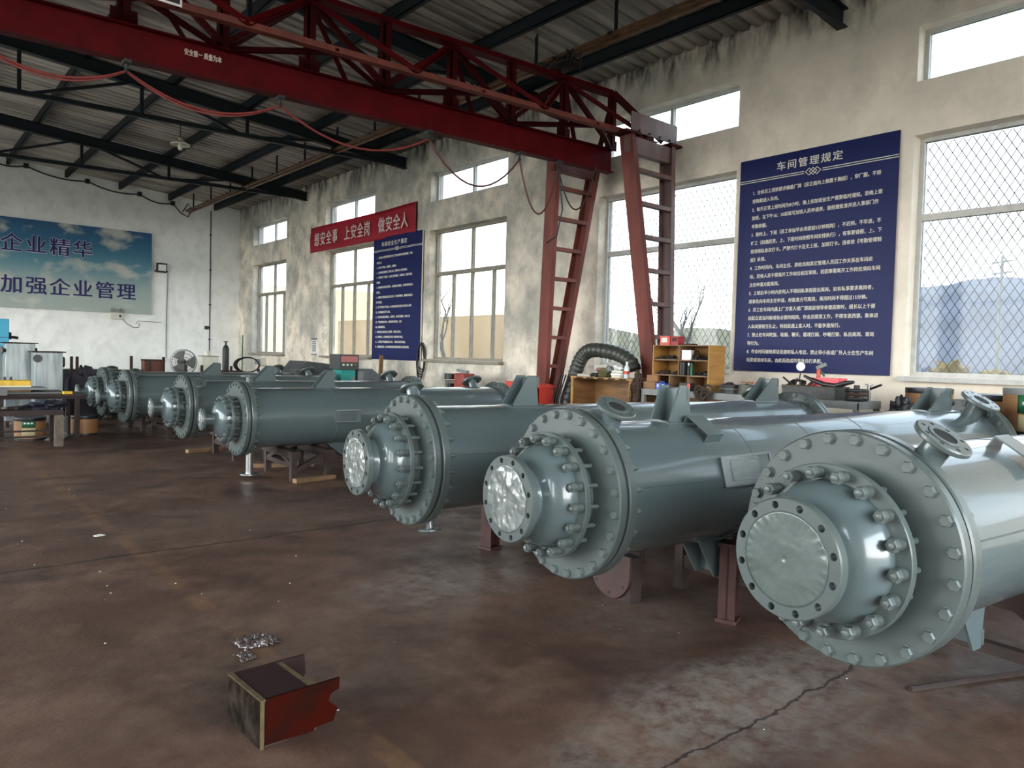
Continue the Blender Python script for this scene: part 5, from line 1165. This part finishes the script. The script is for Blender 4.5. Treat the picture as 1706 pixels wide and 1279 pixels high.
heap('work_glove', 'white glove with red cuff beside the olive bundle', 'glove', (6.99, 6.48, 1.24), .05, .06, .028, mat('glove_cloth', (.6,.55,.5), .85, col2=(.25,.03,.04), scale=16), 16, 18, .9)
carton('pale_box', 'pale open cardboard sheet leaning behind the clutter', (7.16, 6.62, 1.176), (.04,.22,.15), mat('pale_card', (.45,.42,.36), .8), 3, cat='cardboard')
mb = MB(); mb.span((-.08,-.15,0),(.08,.15,.03)); o = mb.build('pale_box', bpy.data.materials['pale_card'], None, (6.98, 6.65, 1.175), bev=.003); tag(o, 'flat pale box on the left end of the cabinet top', 'box')
heap('cloth_bundle', 'black cloth bundle at the front of the cabinet top', 'cloth', (6.93, 6.50, 1.175), .07, .08, .025, BLACK, 17, 18, .9)
rg = thing('hanging_rags', 'brown rags and strings hanging between cabinet and bench', 'rags', (6.88, 5.77, 1.20))
o = MB().sphere((0,0,-.16), 1., 26, (.06,.05,.20), .7, 31).build('rag', RAG, rg)
rr = random.Random(2)
for k in range(12):
    mb = MB(); y = rr.uniform(-.06,.06); x = rr.uniform(-.05,.02); mb.tube([(x*.4,y*.3,.02),(x-.03,y,-.10),(x-.04,y*1.1,-.30),(x-.03,y*1.1+rr.uniform(-.02,.02),-.38-rr.uniform(0,.1))], .008, 6); mb.build('string', RAG, rg)
mb = MB(); mb.rod((.0,0,.04),(.0,0,-1.20+.0),.012,8); mb.build('stand_rod', RUST, rg)

# ---------------------------------------------------------------- fibre drums by the right-hand window
def drum(label, loc, r, h, m=DRUMC, lid=DRUMR, lab=None):
    t = thing('fibre_drum', label, 'drum', loc, 0, 'fibre drums'); F = frame((0,0,0),(0,0,1))
    mb = MB(); mb.lathe([(.02,r),(h*.33,r*1.004),(h*.66,r*1.004),(h-.03,r)], F, 44); mb.build('body', m, t)
    mb = MB(); mb.lathe([(0,r*.97),(0,r*1.012),(.025,r*1.012),(.028,r)], F, 44); mb.build('bottom_rim', DRUMR, t)
    mb = MB(); mb.lathe([(h-.05,r*1.004),(h-.045,r*1.016),(h-.012,r*1.02),(h,r*1.01),(h-.004,r*.95),(h-.010,0)], F, 44, caps=False); mb.build('lid', lid, t)
    if lab:
        a0, a1, z0, z1, mm, inner = lab
        def fn(u, v):
            a = R(a0+(a1-a0)*u); return (r*1.008*math.cos(a), r*1.008*math.sin(a), z0+(z1-z0)*v)
        o = MB().grid(fn, 12, 3).build('green_label', mm, t, sharp=180); sd = o.modifiers.new('thick','SOLIDIFY'); sd.thickness = .001
        am = (a0+a1)/2
        def fn2(u, v):
            a = R(am-(a1-a0)*.32+(a1-a0)*.64*u); return (r*1.012*math.cos(a), r*1.012*math.sin(a), z0+(z1-z0)*(.42+.22*v))
        for k in range(3):
            def fk(u, v, k=k):
                a = R(am+(a1-a0)*(-.34+.24*k+.17*u)); return (r*1.0135*math.cos(a), r*1.0135*math.sin(a), z0+(z1-z0)*(.45+.20*v))
            o = MB().grid(fk, 4, 3).build('label_print', WHITE, t, sharp=180); sd = o.modifiers.new('thick','SOLIDIFY'); sd.thickness = .0005
        def f3(u, v):
            a = R(a0+(a1-a0)*u); return (r*1.008*math.cos(a), r*1.008*math.sin(a), z0-.14+.13*v)
        o = MB().grid(f3, 12, 3).build('pale_label', mat('pale_label', (.50,.42,.24), .7) if 'pale_label' not in bpy.data.materials else bpy.data.materials['pale_label'], t, sharp=180); sd = o.modifiers.new('thick','SOLIDIFY'); sd.thickness = .001
    return t
drum('lower brown fibre drum under the black-lidded drum', (7.20, 2.17, 0), .215, .82)
drum('brown fibre drum with a black lid, on top of the stack below the right window', (7.20, 2.17, .82), .205, .37)
drum('lower brown fibre drum at the right edge of the view', (6.92, 1.80, 0), .21, .90)
drum('brown fibre drum with green label at the right edge of the view', (6.92, 1.80, .90), .205, .36, lid=GREYM, lab=(165, 222, .17, .31, GREENL, 0))
drum('lower fibre drum left of the black-lidded stack', (7.60, 2.82, 0), .21, .88)
drum('upper fibre drum with dark lid half hidden behind the far bracket', (7.60, 2.82, .88), .20, .33)

# ---------------------------------------------------------------- red boxes, engine and tank along the wall
rc_ = thing('red_cabinet', 'orange red steel box with sloped cap at the foot of the further gantry leg', 'cabinet', (7.08, 7.70, 0))
mb = MB(); mb.span((-.13,-.14,0),(.13,-.128,.98)); mb.span((-.13,.128,0),(.13,.14,.98)); mb.span((.118,-.128,0),(.13,.128,.98)); mb.span((-.13,-.128,.0),(-.12,.128,.55)); mb.build('body', REDB, rc_)
mb = MB(); mb.prism([(-.16,.98),(.16,.98),(.14,1.01),(.0,1.045),(-.14,1.01)], .33, None); mb.build('cap', REDB, rc_)
mb = MB(); mb.span((-.05,-.12,.56),(.11,.12,.60)); mb.build('inner_shelf', BLACKM, rc_)
rr = random.Random(8)
for k in range(5): mb = MB(); mb.rod((-.09,.02*k-.02,.62+.06*k),(-.06,.02*k-.01,.66+.06*k),.018,8); mb.build('fuse', WHITE if k % 2 else BLACKM, rc_)
rb_ = thing('red_box', 'bright red steel box on the wall side left of the further gantry leg', 'box', (7.30, 8.48, 0))
mb = MB(); mb.span((-.10,-.12,.72),(.10,.12,1.02)); mb.build('body', REDB, rb_, bev=.004); mb = MB(); mb.span((-.11,-.13,1.02),(.11,.13,1.035)); mb.build('lid', REDB, rb_)
for sy in (-.09,.09): mb = MB(); mb.span((-.08,sy-.02,0),(.08,sy+.02,.72)); mb.build('leg', RUSTD, rb_)
en = thing('small_engine', 'dark small engine on a stand below the third window', 'engine', (7.55, 10.50, 0))
mb = MB(); mb.span((-.16,-.18,.66),(.16,.18,.70)); mb.build('stand_top', RUSTD, en)
for sx_ in (-.13,.13):
    for sy in (-.15,.15): mb = MB(); mb.span((sx_-.015,sy-.015,0),(sx_+.015,sy+.015,.66)); mb.build('leg', RUSTD, en)
mb = MB(); mb.lathe([(0,.10),(.14,.10),(.16,.085)], frame((0,0,.70),(0,0,1)), 16); mb.build('crankcase', GREYM, en, bev=.003)
for k in range(6): mb = MB(); mb.lathe([(0,.095),(.008,.095)], frame((0,0,.87+.018*k),(0,0,1)), 14); mb.build('cooling_fin', BLACKM, en)
mb = MB(); mb.lathe([(0,.105),(.09,.105),(.10,.09)], frame((0,0,.985),(0,0,1)), 18); mb.build('air_cleaner', BLACKM, en); mb = MB(); mb.span((-.12,-.17,.74),(.0,-.08,.92)); mb.build('carburettor', BLACKM, en, bev=.006)
rt = thing('red_tank', 'faded red fuel tank standing beside the small engine', 'tank', (7.55, 10.10, 0))
mb = MB(); mb.span((-.12,-.14,.62),(.12,.14,1.10)); mb.build('body', mat('faded_red', (.33,.055,.045), .55, var=.35), rt, bev=.02); mb = MB(); mb.beam((-.02,-.12,1.12),(-.02,.16,1.15),.06,.05); mb.build('bracket', GREYM, rt)
mb = MB(); mb.span((-.10,-.12,0),(.10,.12,.62)); mb.build('plinth', RUSTD, rt); mb = MB(); mb.rod((0,-.05,1.10),(0,-.05,1.14),.02,10); mb.build('filler_cap', BLACKM, rt)

# rolling machine, welder console and covers between the far exchangers and the wall
rm = thing('sheet_machine', 'dark grey sloped machine cover below the second window', 'machine', (7.25, 15.3, 0))
mb = MB(); mb.prism([(-.52,.0),(-.52,.92),(-.30,1.19),(.42,1.12),(.50,.95),(.50,0)], .9); mb.build('cover', mat('machine_grey', (.085,.092,.098), .5, var=.35), rm, bev=.01)
mb = MB(); mb.span((-.45,-.462,.70),(.40,-.45,.74)); mb.build('side_rail', BLACKM, rm)
wc_ = thing('welder_console', 'teal welder console with a reddish dial panel below the second window', 'welder', (6.64, 12.62, 0))
mb = MB(); mb.span((-.15,-.16,.30),(.15,.16,1.08)); mb.build('case', TEAL, wc_, bev=.008)
mb = MB(); mb.span((-.20,-.20,1.08),(.20,.20,1.36)); mb.build('control_box', mat('console_dark', (.045,.05,.05), .5), wc_, bev=.006)
mb = MB(); mb.span((-.17,-.206,1.22),(.17,-.198,1.33)); mb.build('dial_panel', mat('faded_pink_panel', (.40,.13,.13), .5), wc_)
for k in range(4): mb = MB(); mb.lathe([(0,.022),(.02,.018)], frame((-.12+.08*k,-.20,1.17),(0,-1,0)), 12); mb.build('knob', CREAM if k != 3 else TREAD, wc_)
mb = MB(); mb.span((.05,-.166,.55),(.13,-.158,.95)); mb.build('louvre_panel', GREYM, wc_); mb = MB(); mb.rod((-.02,-.16,.74),(-.02,-.21,.74),.045,12); mb.build('socket', CREAM, wc_)
for sx_ in (-.12,.12):
    for sy in (-.12,.12): mb = MB(); mb.span((sx_-.02,sy-.02,0),(sx_+.02,sy+.02,.30)); mb.build('leg', BLACKM, wc_)
mc = thing('motor_cover', 'grey rounded motor cover right of the teal welder', 'machine', (7.22, 12.75, 0))
mb = MB(); mb.prism([(-.36,0),(-.36,1.10),(-.05,1.10),(.20,.92),(.34,.72),(.36,0)], .5); mb.build('cover', mat('cover_grey', (.10,.11,.125), .45, var=.25), mc, bev=.01)
mb = MB(); mb.span((-.36,-.256,.2),(-.24,-.25,1.05)); mb.build('edge_panel', GREYM, mc)
mb = MB(); mb.rod((.30,-.1,.60),(.46,-.1,.60),.11,18); mb.build('motor_end', BLACKM, mc); mb = MB(); mb.lathe([(0,.016),(.01,.016)], frame((.12,-.25,.88),(0,-1,0)), 10); mb.build('plug', BLACKM, mc)
mb = MB(); mb.beam((0,0,0),(.05,.0,1.36),.05,.07,(1,0,0)); o = mb.build('wooden_prop', WOODB, None, (7.72, 13.2, 0)); tag(o, 'brown wooden prop leaning by the lower corner of the small navy board', 'prop')
wbx = thing('wall_box', 'small grey box on the wall below the farthest window', 'box', (8.12, 20.3, .98)); mb = MB(); mb.span((-.08,-.22,0),(.08,.22,.20)); mb.build('body', CREAM, wbx, bev=.01); mb = MB(); mb.span((-.085,-.21,.02),(-.08,.21,.17)); mb.build('door', GREYM, wbx)

# ---------------------------------------------------------------- far end: stakes, fan, cabinet, tanks, benches
for i, (x, top) in enumerate(((2.72,1.19),(2.81,1.19),(3.72,1.22),(4.05,1.15),(4.30,1.21),(4.72,1.07),(5.03,1.06),(5.62,1.05),(6.2,1.0))):
    t = thing('steel_stake', f'rusty upright steel stake of the far rack, {ORD[i]} from the left', 'stake', (x, 15.6, 0), 0, 'rusty stakes at the far end')
    mb = MB(); mb.span((-.022,-.022,.02),(.022,.022,top)); mb.build('stake', RUST, t); mb = MB(); mb.span((-.035,-.06,0),(.035,.06,.02)); mb.build('foot', RUSTD, t)
rk = thing('storage_rack', 'low rusty rack behind the rearmost exchanger', 'rack', (5.22, 15.95, 0))
mb = MB(); mb.span((-1.5,-.22,.84),(1.5,.22,.90)); mb.build('deck', RUST, rk)
for x in (-1.4,-.5,.5,1.4):
    for y in (-.18,.18): mb = MB(); mb.span((x-.03,y-.03,0),(x+.03,y+.03,.84)); mb.build('leg', RUSTD, rk)
for i, (x, y, l, lab) in enumerate(((3.8,15.9,.5,'short rusty bar on the left of the far rack'),(5.55,15.9,.8,'long rusty bar on the right of the far rack'))):
    mb = MB(); mb.rod((-l/2,0,.025),(l/2,0,.025),.025,8); o = mb.build('rusty_bar', RUST, None, (x, y, .90)); tag(o, lab, 'bar')
rbx = thing('rust_box', 'red brown steel box on the far rack left of the fan', 'box', (4.20, 15.95, .90)); mb = MB(); mb.span((-.19,-.12,0),(.19,.12,.25)); mb.build('body', mat('box_rust', (.15,.045,.022), .6, var=.3), rbx, bev=.004); mb = MB(); mb.span((-.195,-.125,.22),(.195,.125,.255)); mb.build('lid', RUST, rbx)
fn_ = thing('pedestal_fan', 'round wire-caged fan at the far end', 'fan', (4.90, 16.35, 0)); FC = (0,0,1.10)
mb = MB(); mb.rod((0,0,.03),(0,0,1.05),.02,10); mb.build('pole', BLACKM, fn_); mb = MB(); mb.lathe([(0,.22),(.03,.20)], frame((0,0,0),(0,0,1)), 24); mb.build('base', BLACKM, fn_)
mb = MB(); mb.rod((0,.02,1.10),(0,.22,1.10),.07,14); mb.build('motor', BLACKM, fn_)
cg = MB()
for y_, r_ in ((-.09,.10),(-.08,.18),(-.04,.25),(.0,.27)):
    cg.tube([(r_*math.cos(a), y_, 1.10+r_*math.sin(a)) for a in [2*PI*i/32 for i in range(33)]], .006, 5)
for k in range(24):
    a = 2*PI*k/24; cg.tube([(.03*math.cos(a),-.095,1.10+.03*math.sin(a)),(.18*math.cos(a),-.08,1.10+.18*math.sin(a)),(.27*math.cos(a),.0,1.10+.27*math.sin(a)),(.20*math.cos(a),.08,1.10+.20*math.sin(a))], .003, 4)
cg.build('cage', GREYM, fn_)
for k in range(3):
    a0 = 2*PI*k/3
    def bl(u, v, a0=a0):
        r_ = .04+.20*u; a = a0+(.5-v)*(1.1+.2*u); return (r_*math.cos(a), -.02+.05*(v-.5), 1.10+r_*math.sin(a))
    o = MB().grid(bl, 8, 6).build('blade', GREYM, fn_, sharp=180); sd = o.modifiers.new('thick','SOLIDIFY'); sd.thickness = .003
wcab = thing('metal_cabinet', 'cream metal cabinet on the far rack right of the fan', 'cabinet', (5.28, 15.98, .90)); mb = MB(); mb.span((-.17,-.12,0),(.17,.12,.34)); mb.build('body', CREAM, wcab, bev=.006)
mb = MB(); mb.span((-.15,-.126,.02),(.15,-.12,.32)); mb.build('door', CREAM, wcab); mb = MB(); mb.span((-.175,-.125,.335),(.175,.125,.348)); mb.build('top_plate', BLACKM, wcab)
mb = MB(); mb.lathe([(0,.06),(.10,.06),(.11,.05)], frame((0,0,0),(0,0,1)), 16); o = mb.build('tin_can', CREAM, None, (5.26, 15.98, 1.249)); tag(o, 'small cream tin on top of the cream cabinet', 'tin')
gc = thing('gas_cylinder', 'thin dark gas cylinder standing in the far corner', 'cylinder', (5.86, 16.6, 0)); mb = MB(); mb.lathe([(0,.07),(1.40,.07),(1.46,.05),(1.49,.025)], frame((0,0,0),(0,0,1)), 18); mb.build('body', BLACKM, gc); mb = MB(); mb.rod((0,0,1.49),(0,0,1.55),.02,8); mb.lathe(ring(0,.02,.01,.05,.002), frame((0,0,1.55),(0,0,1)), 14, closed=True); mb.build('valve', BLACKM, gc)
mb = MB(); mb.rod((0,0,0),(.02,.03,1.72),.014,8); o = mb.build('upright_stick', GREENL, None, (6.22, 16.6, 0)); tag(o, 'thin upright stick in the far corner', 'stick')
hc = thing('hose_coil', 'black hose coil propped on the far rack near the corner', 'hose', (6.10, 15.95, .90))
for k in range(4): mb = MB(); mb.tube([((.24+.015*k)*math.cos(a), -.02+.02*k, .17+.16*math.sin(a)) for a in [2*PI*i/26 for i in range(27)]], .014, 6); mb.build('hose_loop', BLACK, hc)
gt = thing('green_tank', 'long dark green steel tank behind the violet tarpaulin', 'tank', (3.02, 16.2, 0)); mb = MB(); mb.span((-.62,-.30,.08),(.62,.30,.93)); mb.build('body', DKGREEN, gt, bev=.03)
for x in (-.5,.5): mb = MB(); mb.span((x-.05,-.25,0),(x+.05,.25,.08)); mb.build('skid', BLACKM, gt)
mb = MB(); mb.span((-.64,-.32,.90),(.64,.32,.94)); mb.build('top_rim', DKGREEN, gt)
for i, (x, y, w_, h, lab) in enumerate(((1.85,15.10,.42,1.40,'taller galvanised sheet hopper at the far left'),(2.17,14.50,.40,1.265,'shorter galvanised sheet hopper with rust streak at the far left'))):
    t = thing('sheet_hopper', lab, 'hopper', (x, y, 0), 0, 'galvanised hoppers')
    mb = MB(); mb.span((-w_/2,-.20,.10),(w_/2,.20,h)); mb.build('body', GALV, t, bev=.006); mb = MB(); mb.span((-w_/2-.04,-.24,h),(w_/2+.04,.24,h+.018)); mb.build('top_flange', RUSTD, t)
    for sx_ in (-1,1): mb = MB(); mb.span((sx_*(w_/2-.03)-.025,-.18,0),(sx_*(w_/2-.03)+.025,.18,.10)); mb.build('foot', RUSTD, t)
    mb = MB(); c = (-w_/2+(0 if i == 0 else .05), -.20, h-.12+.02*i); mb.lathe([(0,.03),(.05,.03),(.05,.065),(.07,.065),(.07,.03)], frame(c, (-1,-.3,0) if i == 0 else (-.3,-1,0)), 18); mb.build('port', BLACKM, t)
    mb = MB(); mb.lathe([(0,.04),(.03,.04),(.03,.09),(.05,.09)], frame((w_/2,0,h-.16),(1,0,0)), 18); mb.build('side_port', BLACKM, t)
bc = thing('blue_cabinet', 'light blue machine cabinet on a grey base at the left edge', 'cabinet', (1.45, 16.6, 0)); mb = MB(); mb.span((-.42,-.28,1.19),(.40,.28,1.84)); mb.build('upper_case', BLUEC, bc, bev=.01)
mb = MB(); mb.span((-.42,-.30,0),(.36,.30,1.19)); mb.build('base', mat('base_grey', (.26,.29,.28), .5, var=.15), bc, bev=.01); mb = MB(); mb.span((-.40,-.286,1.50),(.40,-.28,1.51)); mb.build('door_gap', BLACKM, bc); mb = MB(); mb.rod((.40,-.1,1.52),(.56,-.1,1.50),.025,8); mb.span((.40,-.16,1.47),(.45,-.04,1.60)); mb.build('handle', RUSTD, bc)
heap('tarpaulin', 'dark violet tarpaulin thrown over a lump at the far left', 'tarpaulin', (2.76, 14.75, 0), .29, .24, .52, TARP, 41, 34, .45)
b1 = thing('low_bench', 'low rusty steel bench with a pale post leg at the left', 'bench', (1.05, 12.15, 0))
mb = MB(); mb.span((-1.0,-.32,.43),(.92,.32,.50)); mb.build('frame_top', RUSTD, b1)
for x, y, m in ((.87,-.28,mat('post_pale', (.15,.115,.085), .7, var=.6, scale=5)),(-.1,-.28,RUST),(-.9,-.28,RUSTD),(.87,.28,RUSTD),(-.9,.28,RUSTD)): mb = MB(); s_ = .05 if m.name.startswith('post') else .025; mb.span((x-s_,y-s_,0),(x+s_,y+s_,.43)); mb.build('leg', m, b1)
for z in (.10,.18): mb = MB(); mb.span((-.9,-.01,z),(.84,.01,z+.025)); mb.build('tie_bar', RUSTD, b1)
b2 = thing('plate_table', 'table of stacked steel plates behind the low rusty bench', 'table', (1.45, 13.1, 0))
for k, (x0, x1, y0, y1, z, m) in enumerate(((-1.2,.95,-.42,.42,.60,RUSTD),(-1.2,.98,-.45,.35,.635,RUSTD),(-1.2,.72,-.25,.40,.665,mat('plate_dull', (.06,.05,.05), .5, metal=.2, var=.4)),(-1.2,.50,-.1,.42,.72,GREYM))): mb = MB(); mb.span((x0,y0,z),(x1,y1,z+.028 if k else z+.03)); mb.build('steel_plate', m, b2)
mb = MB(); mb.span((-1.1,-.05,.692),(.3,.35,.72)); mb.build('packing_strip', TREAD, b2)
for x in (-1.1,-.1,.85):
    for y in (-.36,.36): mb = MB(); mb.span((x-.03,y-.03,0),(x+.03,y+.03,.60)); mb.build('leg', RUSTD, b2)
yb = thing('yellow_box', 'yellow steel box on the plate table at the left', 'box', (1.58, 13.38, .748)); mb = MB(); mb.span((-.20,-.11,0),(.20,.11,.10)); mb.build('body', YEL, yb, bev=.008); mb = MB(); mb.span((-.205,-.115,.0),(.205,.115,.02)); mb.build('base_trim', CREAM, yb)
for x in (-.12,-.04): mb = MB(); mb.rod((x,0,.10),(x,0,.15),.018,8); mb.build('stud', BLACKM, yb)
mb = MB(); mb.rod((-.55,0,.015),(.35,.05,.015),.013,8); o = mb.build('clamp_bar', GREYM, None, (1.75, 12.80, .664)); tag(o, 'long thin bar lying on the steel plates', 'bar')
o = carton('tape_measure', 'small yellow tape measure on the plate edge', (2.18, 12.80, .664), (.12,.07,.04), YEL, 10, cat='tape measure')
t = carton('grey_case', 'grey sloped steel case at the left end of the benches', (1.28, 12.62, .664), (.22,.16,.11), GREYM, 15, cat='case')
heap('cloth_heap', 'dark navy cloth heaped on the right end of the low bench', 'cloth', (1.82, 12.12, .50), .20, .20, .06, NAVY, 51, 30, 1.0)
rr = random.Random(33)
for k in range(9):
    x = .55+.13*k; mb = MB(); a = rr.uniform(-40,40)
    if k % 3: mb.beam((-.12,0,.018),(.12,0,.018+rr.uniform(0,.03)),.06,.03)
    else: mb.lathe(ring(0,.03,.03,.07,.003), frame((0,0,.004),(rr.uniform(-.2,.2),.1,1)), 18, closed=True)
    o = mb.build('steel_offcut', [GREYM, RUST, BLACKM][k % 3], None, (x-.05, 12.02+rr.uniform(-.1,.12), .502)); o.rotation_euler.z = R(a)
    tag(o, f'steel offcut in the row on the low rusty bench, {ORD[k]} from the left', 'offcut', 'offcuts on the low bench')
bk = thing('green_bucket', 'dark green bucket at the left edge on the low bench', 'bucket', (1.00, 11.93, .50)); mb = MB(); mb.lathe([(0,.0),(0,.09),(.20,.115),(.21,.122),(.205,.11),(.02,.08),(.02,0)], frame((0,0,0),(0,0,1)), 24, caps=False); mb.build('body', mat('bucket_green', (.02,.06,.055), .5), bk)
mb = MB(); mb.tube([(.115*math.cos(a), 0, .20+.10*math.sin(a)) for a in [PI*i/14 for i in range(15)]], .005, 6); mb.build('handle', GREENL, bk)
drum('small brown fibre drum with green label under the left benches', (1.72, 12.88, 0), .20, .33, lab=(232, 282, .19, .30, GREENL, 0))
drum('small brown fibre drum in front of the rearmost exchanger', (2.50, 13.28, 0), .19, .30)
mb = MB(); mb.lathe([(0,.0),(0,.08),(.30,.08),(.31,0)], frame((0,0,0),(0,0,1)), 20); o = mb.build('grey_can', GREYM, None, (2.18, 13.2, 0)); tag(o, 'grey cylindrical can between the two small fibre drums', 'can')
for i, (x, y, z, a, lab) in enumerate(((2.02,12.70,.0,35,'pale board offcut leaning under the left benches'),(2.08,12.62,.0,70,'second pale board offcut on the floor under the left benches'))):
    mb = MB(); mb.span((-.15,-.06,0),(.15,.06,.02)); o = mb.build('board_offcut', mat('pale_offcut', (.35,.34,.30), .7) if 'pale_offcut' not in bpy.data.materials else bpy.data.materials['pale_offcut'], None, (x, y, .03+.02*i)); o.rotation_euler = (R(8), R(-20+20*i), R(a)); tag(o, lab, 'board')
